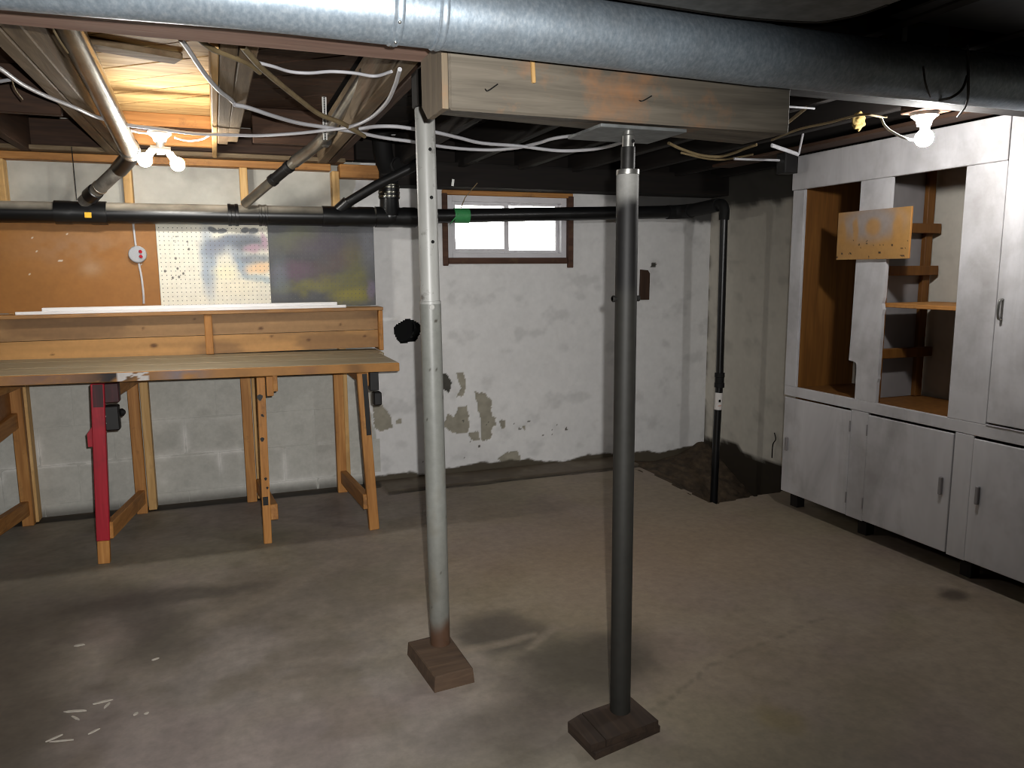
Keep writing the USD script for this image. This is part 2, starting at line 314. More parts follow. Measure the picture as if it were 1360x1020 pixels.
h1, h2 = sm(fbm(P3, 1.7, 41), .45, .65)[:, None]*.22, sm(fbm(P3, 2.1, 43), .48, .66)[:, None]*.22
col = col*(1-h1)+W('7d7a5c')*h1; col = col*(1-h2)+W('7c6a6c')*h2
def dab(w, h, k=1.):
    global col
    w = np.clip(w, 0, 1)*k; col = col*(1-w[:, None]) + W(h)*w[:, None]
wob = np.c_[P[:, 0]+.16*(fbm(P3, 3., 31)-.5)*2, P[:, 1]+.16*(fbm(P3, 3., 37)-.5)*2]
dab(ell(wob, -.37, 3.45, .16, .40, 20, .6), '2e2b28', .6); dab(ell(wob, -.15, 3.62, .26, .10, 15, .6), '302d2a', .6); dab(ell(wob, -.62, 3.55, .2, .12, -20, .6), '332f2b', .5)       # old oil stains
dab(ell(wob, -.9, 3.7, .42, .45, 0, .7), '3b3632', .55)
dab(ell(wob, -.80, 2.75, .3, .8, 10, .6), '33291f', .7)
dab(ell(wob, .3, 3.55, .5, .45, 0, .8), '544c44', .5)
dab(ell(wob, 1.02, 2.78, .2, .13, 5, .5), '332e28', .75)
dab(ell(wob, 1.22, 2.45, .33, .24, 15, .5), '393429', .78)
dab(ell(wob, .9, 2.15, .22, .14, 0, .7), '4a4238', .6)
dab(ell(wob, 2.98, 2.38, .07, .06, 40, .5), '2b201c', .7)
dab(ell(wob, 1.9, 3.3, .9, .5, 0, .8), '8a7660', .6)
dab(ell(wob, 1.66, 1.83, .08, .05, 0, .6), '7a6c3e', .5)
for (x0, y0, x1, y1, w, h, k) in ((.80, 2.655, 1.10, 2.70, .022, '847869', .7), (1.06, 2.60, 1.20, 2.73, .02, '847869', .6), (1.20, 2.73, 1.36, 2.65, .02, '7d7061', .6), (1.15, 2.0, 1.6, 2.19, .006, '2d2621', .3), (1.6, 2.19, 2.3, 2.35, .006, '2d2621', .25), (-.1, 3.3, .5, 3.75, .05, '8d8374', .25), (0.1, 2.6, .55, 2.95, .06, '7a7065', .4)):
    a0, a1 = np.array([x0, y0]), np.array([x1, y1]); dd = a1-a0; q = wob*.3+P*.7
    t = np.clip(((q-a0)@dd)/(dd@dd), 0, 1); dist = np.linalg.norm(q-(a0+t[:, None]*dd), axis=1)
    dab(1-sm(dist, w*.4, w*1.6), h, k)
z = np.zeros(len(P)); z += .004*(fbm(P3, 1.6, 5)-.5)
edge = 4.845 + .02*(fbm(np.c_[P[:, 0], np.zeros((len(P), 2))], 5., 2)-.5)*2 + np.where(P[:, 0] < .95, .2, 0)
ledge = sm(P[:, 1], edge, edge+.012); crack = np.exp(-((P[:, 1]-edge)/.016)**2)
dab(ledge, '4f4437', .85); dab(ledge*sm(fbm(P3, 4., 12), .5, .65), '6d6353', .7); dab(crack, '14110e', .9)
z += -.006*crack + ledge*.012*(P[:, 0] > .9)
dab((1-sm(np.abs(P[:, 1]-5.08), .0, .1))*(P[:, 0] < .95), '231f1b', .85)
inp = inpoly(wob*.25+P*.75, pit)
col[inp] = W('2a2119')*(1+.5*(d[inp]-.5))[:, None]
fl.vertices[:, 2] = z
cell = fl.faces; keep = ~inp[cell].any(axis=1)
fl.update_faces(keep); fl, col = compact(fl, col)
flo = part(None, 'floor', fl, 'floor_tint', smooth=True, tint=col, kind='structure')
part(flo, 'gravel_bed', box(XL-.3, XR+.3, YF-.3, YB+.3, -.56, -.47, .001), 'dirt')
# broken slab edge + earth in the pit
g = grid((2.70, 3.78, 0), (.9195, 0, 0), (0, 1.3695, 0), 94, 142)
Q = g.vertices; Q3 = np.c_[Q[:, :2], np.zeros(len(Q))]
near = sm(Q[:, 1], 3.84, 3.98)*sm(Q[:, 0], 2.77, 2.86)
depth = -.34*near*(1-sm(Q[:, 1], 4.0, 5.05))*sm(Q[:, 0], 2.8, 3.25) - .05*near
Q[:, 2] = np.where(near < .02, -.06, depth+.05*(fbm(Q3, 7., 4)-.5)+.022*(fbm(Q3, 22., 8)-.5)) + .10*sm(np.hypot(Q[:, 0]-3.62, Q[:, 1]-5.15), .35, 0)
pd = part(None, 'dirt', g, 'dirt', 'loose dark bare earth in the broken-out pit at the back corner', smooth=True, kind='stuff', cat='dirt')
for (x, y, dxy, a) in ((2.80, 3.86, .1, 0), (2.95, 3.85, .12, .1), (3.12, 3.87, .11, -.1)):
    pass
marks = [(-.535, 2.736, .075, -14, .012), (-.455, 2.765, .06, 8, .010), (-.440, 2.735, .04, 65, .009), (-.527, 2.69, .04, -50, .008), (-.57, 2.59, .05, 30, .007), (-.545, 2.565, .07, -12, .006), (-.458, 2.585, .035, 35, .008), (-.344, 2.643, .018, 60, .012), (-.31, 2.634, .015, 20, .01), (-.31, 3.02, .03, 20, .012), (-.60, 3.25, .04, 0, .014)]
for (x, y, l, a, w) in marks:
    ca, sa = math.cos(math.radians(a)), math.sin(math.radians(a))
    ring = []
    for k in range(14):
        th = 2*math.pi*k/14; rr = 1+.35*(random.random()-.5)
        u, v = l/2*rr*math.cos(th), w/2*rr*math.sin(th); ring.append((x+u*ca-v*sa, y+u*sa+v*ca))
    part(stage.GetPrimAtPath('/World/floor'), 'scuff_mark', hull([(p[0], p[1], h) for p in ring for h in (.0005, .0035)]), 'chalk')

# back wall: parged and painted from X=0.85 on, bare block behind the bench
holes = [(1.478, 2.39, 1.505, 1.968)]
nxw, nzw = 780, 325
x0w, x1w, z0w, z1w = XL, XR+.1, -.5, 2.36
def keepw(u, v):
    X, Z = x0w+u*(x1w-x0w), z0w+v*(z1w-z0w)
    k = ~((X > 1.478) & (X < 2.39) & (Z > 1.535) & (Z < 1.968))
    th = np.arctan2(Z-1.043, X-1.185); rr = .088+.007*np.sin(2*th+1)+.004*np.sin(5*th)
    return k & ~(np.hypot(X-1.185, Z-1.043) < rr)
wl = grid((x0w, YB, z0w), (x1w-x0w, 0, 0), (0, 0, z1w-z0w), nxw, nzw, keepw)
Vw = wl.vertices; X, Z = Vw[:, 0], Vw[:, 2]; P3 = np.c_[X, np.zeros(len(X)), Z]
n1, n2, n3 = fbm(P3, 2.2, 1), fbm(P3, 8., 2), fbm(P3, 26., 3)
paint = W('d6d5d4')*np.ones((len(X), 3)); paint *= (1+.10*(n1-.5))[:, None]; paint *= (1-.16*sm(n2, .55, .8))[:, None]
bare = W('8d8a7e')*(1+.5*(n3-.5))[:, None]*np.ones((len(X), 3))
upper = W('b9b7ae')*(1+.25*(n2-.5))[:, None]*(1-.25*sm(n1, .5, .7))[:, None]
mortar = W('b0afa9')*(1+.4*(n3-.5))[:, None]
wx = X+.09*(fbm(P3, 9., 15)-.5); wz = Z+.09*(fbm(P3, 9., 16)-.5)
ed = .90+.05*np.sin(Z*6)+.10*(fbm(P3, 6., 11)-.5)
left = sm(X, ed+.006, ed-.006)
colw = paint.copy(); recess = np.zeros(len(X))
peels = [[(1.40, .735), (1.46, .74), (1.5, .66), (1.47, .60), (1.41, .63)], [(1.53, .74), (1.58, .74), (1.60, .66), (1.585, .575), (1.53, .56), (1.56, .63)],
         [(1.42, .36), (1.47, .45), (1.52, .42), (1.54, .49), (1.61, .49), (1.625, .37), (1.60, .29), (1.5, .30)], [(1.66, .60), (1.74, .57), (1.79, .52), (1.80, .36), (1.775, .22), (1.71, .23), (1.70, .42)],
         [(1.60, .30), (1.69, .30), (1.70, .24), (1.63, .25)], [(1.80, .40), (1.83, .40), (1.82, .33), (1.79, .33)], [(1.85, .36), (1.90, .36), (1.89, .30), (1.86, .31)], [(2.03, .31), (2.06, .32), (2.05, .28)],
         [(.93, .56), (1.0, .54), (1.05, .46), (1.06, .38), (.98, .36), (.93, .40)], [(1.08, .43), (1.13, .43), (1.12, .40), (1.09, .40)], [(1.82, .08), (1.90, .12), (1.99, .13), (2.02, .06), (1.9, .04)], [(3.10, 1.51), (3.135, 1.51), (3.14, 1.46), (3.10, 1.46)]]
for i, pl in enumerate(peels):
    mk = inpoly(np.c_[X*.7+wx*.3+.02*(n3-.5), Z*.7+wz*.3+.02*(fbm(P3, 30., 33)-.5)], pl)
    base = W('45433d') if i in (0, 11) else W('918c7e')
    colw[mk] = base*(1+.5*(n3[mk]-.5))[:, None]; recess[mk] = .004
speck = (n3 > .76) & (X > 1.2) & (X < 2.4) & (Z < .42) & (n2 > .53)
colw[speck] = W('57534b')
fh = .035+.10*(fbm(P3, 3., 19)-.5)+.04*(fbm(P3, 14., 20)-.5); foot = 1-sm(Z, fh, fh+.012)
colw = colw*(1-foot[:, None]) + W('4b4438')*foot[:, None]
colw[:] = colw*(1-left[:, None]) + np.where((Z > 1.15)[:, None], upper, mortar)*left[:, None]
# damp, grubby band high on the wall right of the window and old corner crack
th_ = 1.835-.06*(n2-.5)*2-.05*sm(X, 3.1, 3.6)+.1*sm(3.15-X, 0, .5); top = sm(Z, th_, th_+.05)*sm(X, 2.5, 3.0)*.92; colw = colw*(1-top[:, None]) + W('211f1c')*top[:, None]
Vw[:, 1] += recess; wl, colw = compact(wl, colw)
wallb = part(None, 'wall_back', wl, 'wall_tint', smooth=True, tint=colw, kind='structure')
part(wallb, 'wall_core', [box(XL, 1.05, YB+.03, YB+.22, -.5, 2.36, .001), box(1.30, 1.45, YB+.03, YB+.22, -.5, 2.36, .001), box(1.05, 1.30, YB+.03, YB+.22, 1.16, 2.36, .001), box(1.05, 1.3, YB+.03, YB+.22, -.5, .92, .001),
                          box(2.42, XR+.2, YB+.03, YB+.22, -.5, 2.36, .001), box(1.45, 2.42, YB+.03, YB+.22, -.5, 1.50, .001), box(1.45, 2.42, YB+.03, YB+.22, 2.0, 2.36, .001), box(1.04, 1.31, YB+.24, YB+.26, .9, 1.18, .001)], 'void_black')
# rim of the broken duct hole
ths = np.linspace(0, 2*np.pi, 40, endpoint=False); rr = .090+.007*np.sin(2*ths+1)+.004*np.sin(5*ths)
hp = np.c_[1.185+rr*np.cos(ths), np.full(40, YB+.002), 1.043+rr*np.sin(ths)]; hp2 = hp.copy(); hp2[:, 1] += .2
hf = [(i, (i+1) % 40, 40+(i+1) % 40) for i in range(40)]+[(i, 40+(i+1) % 40, 40+i) for i in range(40)]
part(wallb, 'hole_lining', trimesh.Trimesh(np.vstack([hp, hp2]), hf, process=False), 'void_black', 'dark lining of the round hole knocked through the wall')
# bare concrete blocks, one by one
bz = [-.16, .075, .31, .545, .78, 1.015]
for r_ in range(5):
    off = .541 if r_ % 2 == 0 else .335
    off += .4*math.floor((.95-off)/.4)
    xs = [off-.4*k for k in range(-1, 9)]
    for k in range(len(xs)-1):
        xa, xb = xs[k+1]+.0008, min(xs[k]-.0008, .93+.05*math.sin(r_*2.2))
        if xb-xa < .05: continue
        za, zb = bz[r_]+.0008, bz[r_+1]-.0008
        nu, nv = 26, 16
        gb = grid((xa, 0, za), (xb-xa, 0, 0), (0, 0, zb-za), nu, nv); V = gb.vertices; p3 = V.copy()
        ex = np.minimum(np.minimum(V[:, 0]-xa, xb-V[:, 0]), np.minimum(V[:, 2]-za, zb-V[:, 2]))
        V[:, 1] = YB-.004-.003*(fbm(p3, 9., 6)-.5) + .001*(ex < .003)
        cb = W('b7b6af')*np.ones((len(V), 3))*(1+.22*(fbm(p3, 3., 44)-.5))[:, None]*(1-.10*sm(fbm(p3, 7., 45), .52, .7))[:, None]
        eff = np.exp(-np.maximum(ex, 0)/.016)*sm(fbm(p3, 2.6, 50), .47, .62)*(1-sm(V[:, 2], .45, .62))
        eff = np.maximum(eff, np.exp(-((V[:, 2]-.312)/.011)**2)*sm(fbm(p3, 3.1, 55), .40, .52)*1.0)
        eff = np.maximum(eff, .5*sm(fbm(p3, 5., 52), .6, .72)*(1-sm(V[:, 2], .1, .30)))
        cb = cb*(1-eff[:, None]) + W('d9d7d2')*eff[:, None]
        gr = (1-sm(V[:, 2], 0., .07))*.7; cb = cb*(1-gr[:, None])+W('3a352e')*gr[:, None]
        pts, fcs, tn = [V], [gb.faces], [cb]
        bx = box(xa, xb, YB-.003, YB+.01, za, zb, .001)
        part(wallb, 'concrete_block', trimesh.Trimesh(np.vstack([V, bx.vertices]), np.vstack([gb.faces, bx.faces+len(V)]), process=False), 'block_tint', smooth=30 if False else False,
             tint=np.vstack([cb, np.tile(W('b7b6af'), (len(bx.vertices), 1))]))

# right-hand wall
wr = grid((XR, YF, -.5), (0, YB-YF, 0), (0, 0, 2.86), 250, 120)
Vr = wr.vertices; p3 = np.c_[np.zeros(len(Vr)), Vr[:, 1], Vr[:, 2]]; a1, a2 = fbm(p3, 2.2, 61), fbm(p3, 8., 62)
cr_ = W('c4bfb4')*(1+.12*(a1-.5))[:, None]*(1-.2*sm(a2, .55, .8))[:, None]
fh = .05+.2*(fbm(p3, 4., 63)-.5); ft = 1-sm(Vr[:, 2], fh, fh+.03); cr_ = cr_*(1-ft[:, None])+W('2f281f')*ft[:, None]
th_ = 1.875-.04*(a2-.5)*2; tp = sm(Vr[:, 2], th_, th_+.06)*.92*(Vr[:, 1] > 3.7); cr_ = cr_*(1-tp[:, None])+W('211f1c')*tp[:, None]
ck = np.exp(-((YB-Vr[:, 1])/.02)**2)*sm(a2, .45, .6)*.8; cr_ = cr_*(1-ck[:, None])+W('4b4741')*ck[:, None]
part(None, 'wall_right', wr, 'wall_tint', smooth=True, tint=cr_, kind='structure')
part(None, 'wall_left', box(XL-.2, XL, YF-.2, YB+.2, -.5, 2.36, .001), 'rough_concrete', kind='structure')
part(None, 'wall_front', box(XL-.2, XR+.2, YF-.2, YF, -.5, 2.36, .001), 'rough_concrete', kind='structure')

# ceiling: joists, blocking, diagonal subfloor
ceil = UsdGeom.Xform.Define(stage, '/World/ceiling').GetPrim(); tag(ceil, kind='structure')
part(ceil, 'floor_deck', box(XL-.2, XR+.2, YF-.2, YB+.25, ZS+.03, ZS+.08, .001), 'dark_wood_x')
def joist(x0, x1, y0, y1, m, jog=0., z0=ZJ, twist=0.):
    p = []
    for (x, zz) in ((x0, z0), (x1, z0), (x1, ZS), (x0, ZS)):
        for y in (y0, y1):
            p.append((x+jog*(y-y0)/(y1-y0), y, zz))
    mm = box(x0, x1, y0, y1, z0, ZS, .004); mm.vertices[:, 0] += jog*(mm.vertices[:, 1]-y0)/(y1-y0)
    part(ceil, 'floor_joist', mm, m)
joist(-.58, -.53, 2.2, 5.04, 'grey_wood_y', .03); joist(-.526, -.47, 2.2, 5.04, 'grey_wood_y', .03)
joist(.045, .097, 2.2, 4.45, 'grey_wood_y', -.012); joist(.104, .158, 2.2, 4.36, 'grey_wood_y', -.026)
joist(.015, .04, 2.6, 4.98, 'pale_pine_y', -.01)
joist(.585, .645, 2.2, 5.04, 'grey_wood_y', .03); joist(.66, .705, 2.2, 5.04, 'brown_wood_y', .02)
for x in (-.98, -1.42, -1.86, -2.25): joist(x, x+.05, 2.2, 5.04, 'brown_wood_y')
for x in (1.10, 1.50, 1.92, 2.32, 2.74, 3.14, 3.5): joist(x, x+.05, 2.2, 5.04, 'dark_wood_y')
for x in (-2.2, -1.8, -1.4, -1.0, -.6, -.2, .2, .6, 1.0, 1.4, 1.8, 2.2, 2.6, 3.0, 3.4): joist(x, x+.05, YF, 1.9, 'dark_wood_y')
# diagonal subfloor boards (seen between the joists, clipped to the bay)
from shapely.geometry import Polygon, box as sbox
from shapely import affinity
ang = -40; bw = .187
for (b0, b1, m_) in ((-1.37, -.585, 'brown_wood_x'), (-.468, .035, 'sub_wood'), (.16, .58, 'brown_wood_x'), (.71, 1.095, 'dark_wood_x'), (1.155, 1.495, 'dark_wood_x')):
    bay = sbox(b0, 2.2, b1, 5.05)
    for k in range(-16, 20):
        st = affinity.rotate(sbox(-6, -bw/2+.004, 6, bw/2-.004), ang, origin=(0, 0))
        nx_, ny_ = -math.sin(math.radians(ang)), math.cos(math.radians(ang))
        st = affinity.translate(st, -.2+nx_*bw*k, 4.0+ny_*bw*k).intersection(bay)
        if st.is_empty or st.area < .004: continue
        pc = np.array(st.exterior.coords)[:-1]; dz = .004*random.random()
        part(ceil, 'subfloor_board', hull([(p[0], p[1], zz) for p in pc for zz in (ZS+dz, ZS+.025)]), m_)
# blocking and rim pieces
part(ceil, 'blocking', bar((-.42, 3.36, 2.297), (-.10, 3.48, 2.297), .10, .024), 'grey_wood_x', 'grey weathered batten nailed under the subfloor')
part(ceil, 'blocking', box(-.95, -.585, 3.83, 3.87, ZJ-.005, ZS, .003), 'brown_wood_x')
part(ceil, 'blocking', box(-1.38, -.985, 3.83, 3.87, ZJ-.005, ZS, .003), 'brown_wood_x')
part(ceil, 'blocking', box(-.435, .02, 4.72, 4.76, 2.14, ZS, .003), 'pine_x')
part(ceil, 'blocking', box(.21, .58, 4.4, 4.44, 2.13, ZS, .003), 'brown_wood_x')
part(ceil, 'lamp_block', box(-.465, .012, 4.185, 4.215, 2.128, 2.15, .003), 'brown_wood_x')
part(ceil, 'rim_joist', box(XL, .85, 5.06, 5.14, 2.15, ZS, .003), 'brown_wood_x')
part(ceil, 'rim_joist', box(.852, XR, 5.0, 5.14, 2.15, ZS, .003), 'dark_wood_x')
part(ceil, 'sill_plate', box(XL, .78, 4.97, 5.14, 2.125, 2.15, .003), 'grey_wood_x')
part(ceil, 'sill_plate', box(1.0, XR, 4.93, 5.14, 1.995, 2.15, .003), 'dark_wood_x')
part(ceil, 'nailer', box(3.02, 3.16, 2.24, 4.3, 2.1, 2.119, .003), 'brown_wood_y')

# window
win = UsdGeom.Xform.Define(stage, '/World/window_1').GetPrim(); tag(win, kind='structure')
wx0, wx1, wz0, wz1 = 1.478, 2.39, 1.535, 1.968
part(win, 'trim_left', box(1.446, 1.482, YB-.022, YB+.03, 1.485, 1.975, .004), 'trim_wood')
part(win, 'trim_right', box(2.386, 2.425, YB-.03, YB+.03, 1.467, 1.975, .004), 'trim_wood')
part(win, 'trim_bottom', box(1.483, 2.385, YB-.016, YB+.03, 1.497, 1.54, .004), 'trim_wood')
part(win, 'trim_top', box(1.447, 2.424, YB-.02, YB+.03, 1.963, 1.995, .004), 'pine_x')
def rect_frame(x0, x1, z0, z1, w, y0, y1, wb=None):
    wb = wb or w
    return [box(x0, x0+w, y0, y1, z0, z1, .002), box(x1-w, x1, y0, y1, z0, z1, .002), box(x0+w-.001, x1-w+.001, y0, y1, z0, z0+wb, .002), box(x0+w-.001, x1-w+.001, y0, y1, z1-w, z1, .002)]
part(win, 'window_frame', rect_frame(wx0+.003, wx1-.003, wz0+.003, wz1-.003, .042, YB+.012, YB+.11, .035), 'vinyl')
part(win, 'sash', rect_frame(1.515, 1.945, 1.566, 1.935, .034, YB+.03, YB+.06), 'vinyl')
part(win, 'sash', rect_frame(1.915, 2.352, 1.566, 1.935, .026, YB+.066, YB+.095), 'vinyl')
part(win, 'pane', box(1.545, 1.915, YB+.043, YB+.047, 1.597, 1.905, .0005), 'pane')
part(win, 'pane', box(1.938, 2.33, YB+.079, YB+.083, 1.589, 1.912, .0005), 'pane')
part(win, 'window_well', box(.6, 3.4, YB+.24, YB+4, 1.30, 1.40, .002), 'ground')

# ------------------------------------------------------------------ main beam, ducts
bm = thing('support_beam', 'heavy weathered grey timber beam with orange stains crossing above the posts', 'beam')
bmx = box(.572, 1.64, 1.945, 2.165, 1.855, 2.06, .006)
bmx.vertices[:, 2] += np.where((bmx.vertices[:, 0] < .6) & (bmx.vertices[:, 1] > 2.1) & (bmx.vertices[:, 2] < 1.9), .03, 0)
part(bm, 'lower_timber', bmx, 'beam_wood')
part(bm, 'upper_timber', box(XL+.05, .90, 1.945, 2.17, 2.022, ZS-.01, .005), 'header_wood', 'reddish brown upper timber running on to the left')
part(bm, 'upper_timber', box(.902, XR-.05, 1.945, 2.17, 2.022, ZS-.01, .005), 'dark_wood_x', 'dark brown upper timber running on to the right')
part(bm, 'end_board', hull([(.555, 1.952, 2.04), (.571, 1.952, 2.04), (.555, 2.16, 2.02), (.571, 2.16, 2.02), (.555, 1.952, 1.858), (.571, 1.952, 1.858), (.555, 2.10, 1.858), (.571, 2.10, 1.858), (.555, 2.158, 1.90), (.571, 2.158, 1.90)]), 'end_wood')
part(bm, 'nailed_batten', bar((.795, 1.938, 2.02), (.80, 1.938, 1.935), .010, .012, (0, 1, 0), .002), 'pale_pine_z')
part(bm, 'steel_shim', box(1.02, 1.30, 1.98, 2.2, 1.845, 1.8545, .001), 'galvanised_dull')
part(bm, 'bent_nail', tube(spline([(.668, 1.946, 1.912), (.672, 1.935, 1.906), (.70, 1.938, 1.925)], 4), .0018, 6), 'dark_steel')
part(bm, 'bent_nail', tube(spline([(1.12, 1.946, 1.915), (1.125, 1.935, 1.912), (1.155, 1.938, 1.928)], 4), .0018, 6), 'dark_steel')

DY, DZ, DR = 1.795, 2.022, .077
du = thing('round_duct', 'long round galvanised steel duct running across under the ceiling', 'duct')
secs = [(-2.3, -.42), (-.42, .405), (.405, .50), (.50, 1.42), (1.42, 2.6), (2.6, 3.5)]
ctr = lambda x: np.array([x, DY, DZ + np.interp(x, [-2, -.35, .1, .67, 1.1, 1.4], [0, .008, .016, .011, .005, 0])])
for i, (a, e) in enumerate(secs):
    part(du, 'duct_section', tube([ctr(x) for x in np.linspace(a-.01, e, 8)], DR+(.0012 if i % 2 else 0), 56), 'galvanised', smooth=40)
for xx in (.40, .50, -.42):
    part(du, 'crimped_joint', lathe(ctr(xx-.012), ctr(xx+.012), [(0, DR+.001), (.004, DR+.004), (.010, DR+.002), (.015, DR+.0045), (.021, DR+.003), (.024, DR+.001)], 56), 'galvanised', smooth=50)
for th in np.linspace(.3, 5.9, 9):
    part(du, 'joint_screw', ball(ctr(.40)+np.array([0, (DR+.003)*math.cos(th), (DR+.003)*math.sin(th)]), .004, 1), 'steel')
for xx in (-1.2, .2, 1.9, 2.9):
    part(du, 'duct_strap', lathe(ctr(xx-.008), ctr(xx+.008), [(0, DR+.0005), (.001, DR+.002), (.015, DR+.002), (.016, DR+.0005)], 40) if xx > 2 else box(xx-.01, xx+.01, DY-.012, DY+.012, DZ+DR-.002, ZS, .001), 'galvanised_dull')
tr = thing('plenum', 'flat dull sheet-metal plenum with a rounded corner above the round duct', 'duct')
ol = [(.30, .4), (1.42, .4), (1.47, .9), (1.485, 1.35), (1.478, 1.44), (1.47, 1.51), (1.445, 1.56), (1.40, 1.60), (1.2, 1.628), (1.0, 1.622), (.78, 1.61), (.30, 1.585)]
part(tr, 'bottom_panel', trimesh.creation.extrude_polygon(Polygon(ol), .24).apply_translation((0, 0, 2.05)), 'galvanised_dull')
part(tr, 'edge_seam', tube(spline([(x, y, 2.053) for x, y in ol[4:]], 6), .006, 8), 'dark_steel')
d2 = solo('rectangular_duct', box(1.75, 3.1, .6, 1.70, 2.125, 2.3, .004), 'dark_steel', 'dark boxed duct above the cabinet end of the round duct', 'duct')

# ------------------------------------------------------------------ posts
lp = thing('support_post', 'pale grey painted steel jack post standing left beside the beam end', 'post')
L0, L1 = np.array([.703, 2.645, .055]), np.array([.690, 2.648, 2.0])
lpt = lambda z: L0+(L1-L0)*((z-L0[2])/(L1[2]-L0[2]))
def post_grid(fn_c, z0, z1, r, nz, seg, fn):
    V = []; a = np.linspace(0, 2*np.pi, seg, endpoint=False)
    for zz in np.linspace(z0, z1, nz+1):
        c_ = fn_c(zz); V.append(np.c_[c_[0]+r*np.cos(a), c_[1]+r*np.sin(a), np.full(seg, zz)])
    V = np.vstack(V); Fc = []
    for i in range(nz):
        for j in range(seg):
            k = (j+1) % seg; A, B, C, D = i*seg+j, i*seg+k, (i+1)*seg+k, (i+1)*seg+j; Fc += [(A, B, C), (A, C, D)]
    return trimesh.Trimesh(V, np.array(Fc), process=False), fn(V)
def wear_grey(V):
    p = V*np.array([9, 9, 3.5]); n = meshkit.fbm(p, 5, 72); n2_ = meshkit.fbm(V*40, 4, 73)
    c_ = np.ones((len(V), 3))*W('747570')*(1+.25*(n-.5))[:, None]
    st_ = sm(n, .56, .66)*.6; c_ = c_*(1-st_[:, None])+W('6b675c')*st_[:, None]
    c_[n2_ > .76] = W('3a352e')
    g_ = (1-sm(V[:, 2], .25, .65))*.45; c_ = c_*(1-g_[:, None])+W('55534c')*g_[:, None]
    ru = (1-sm(V[:, 2]+.12*(n-.5), .105, .175)); c_ = c_*(1-ru[:, None])+W('4e382a')*ru[:, None]
    return c_
mg, tn = post_grid(lpt, .055, 1.345, .0375, 150, 40, wear_grey)
part(lp, 'lower_tube', mg, 'post_tint', smooth=True, tint=tn)
part(lp, 'tube_lip', lathe(lpt(1.335), lpt(1.3455), [(0, .0376), (.0095, .0376), (.0105, .0345)], 40), 'post_top', smooth=40)
part(lp, 'upper_tube', lathe(lpt(1.34), lpt(2.0), [(0, .0345), (.655, .0345), (.66, .0325)], 48), 'post_top', smooth=40)
part(lp, 'pin', cyl(lpt(1.325)+np.array([-.005, -.04, 0]), lpt(1.325)+np.array([0, .045, 0]), .009, 16), 'steel')
for z_ in (1.70, 1.55, 1.86):
    part(lp, 'pin_hole', cyl(lpt(z_)+np.array([.006, -.0352, 0]), lpt(z_)+np.array([.006, -.030, 0]), .006, 14), 'void_black')
part(lp, 'head_block', box(.655, .725, 2.61, 2.685, 2.002, ZJ-.002, .003), 'dark_wood_x')
bl_ = [(.592, 2.70), (.619, 2.41), (.762, 2.425), (.752, 2.72)]
part(lp, 'base_block', hull([(x+.004*(zz < .03)*np.sign(x-.69), y+.004*(zz < .03)*np.sign(y-2.55), zz) for x, y in bl_ for zz in (.0, .052)]+[(x, y, .056) for x, y in [(.597, 2.694), (.623, 2.415), (.757, 2.43), (.747, 2.714)]]), 'base_block_wood')

rp = thing('support_post', 'dark painted steel jack post standing under the beam', 'post')
R0, R1 = np.array([1.128, 2.015, .045]), np.array([1.127, 2.017, 1.845])
rpt = lambda z: R0+(R1-R0)*((z-R0[2])/(R1[2]-R0[2]))
def wear(V):
    p = V*np.array([8, 8, 2.5]); n = meshkit.fbm(p, 5, 71)
    c_ = np.ones((len(V), 3))*W('242320')*(1+.5*(n-.5))[:, None]
    black = sm(V[:, 2], 1.36, 1.42); c_ = c_*(1-black[:, None])+W('151414')*black[:, None]
    sc = sm(V[:, 2]+.22*(n-.5), 1.57, 1.63); c_ = c_*(1-sc[:, None])+(W('8a8985')*(1+.8*(n-.5))[:, None])*sc[:, None]
    return c_
mg, tn = post_grid(rpt, .045, 1.735, .0325, 170, 40, wear)
part(rp, 'lower_tube', mg, 'post_dark_tint', smooth=True, tint=tn)
part(rp, 'tube_lip', lathe(rpt(1.722), rpt(1.737), [(0, .033), (.001, .0338), (.014, .0338), (.015, .030)], 40), 'steel', smooth=40)
part(rp, 'screw', lathe(rpt(1.72), rpt(1.80), [(0, .0205), (.08, .0205)], 28), 'dark_steel', smooth=40)
part(rp, 'screw_head', lathe(rpt(1.795), rpt(1.845), [(0, .0175), (.036, .0175), (.040, .014), (.05, .014)], 28), 'steel', smooth=40)
part(rp, 'screw_eye', cyl(rpt(1.815)+np.array([.006, -.0185, 0]), rpt(1.815)+np.array([.006, -.012, 0]), .0055, 14), 'void_black')
part(rp, 'pin', [cyl(rpt(1.365)+np.array([-.046, 0, 0]), rpt(1.365)+np.array([.044, 0, 0]), .006, 14), lathe(rpt(1.365)+np.array([-.046, 0, 0]), rpt(1.365)+np.array([-.036, 0, 0]), [(0, .008), (.002, .010), (.008, .010), (.010, .008)], 16), cyl(rpt(1.365)+np.array([.034, 0, 0]), rpt(1.365)+np.array([.044, 0, 0]), .009, 14)], 'dark_steel')
def quad_slab(pts, z0, z1): return hull([(x, y, zz) for x, y in pts for zz in (z0, z1)])
part(rp, 'base_board', quad_slab([(.945, 2.02), (.958, 1.885), (1.01, 1.89), (1.003, 2.045)], .022, .044), 'base_plate_wood')
part(rp, 'base_board', quad_slab([(1.006, 2.045), (1.013, 1.89), (1.212, 1.92), (1.198, 2.075)], .022, .045), 'base_plate_wood')
part(rp, 'base_board', quad_slab([(.95, 2.03), (.966, 1.872), (1.222, 1.925), (1.205, 2.08)], 0, .0215), 'base_plate_wood')

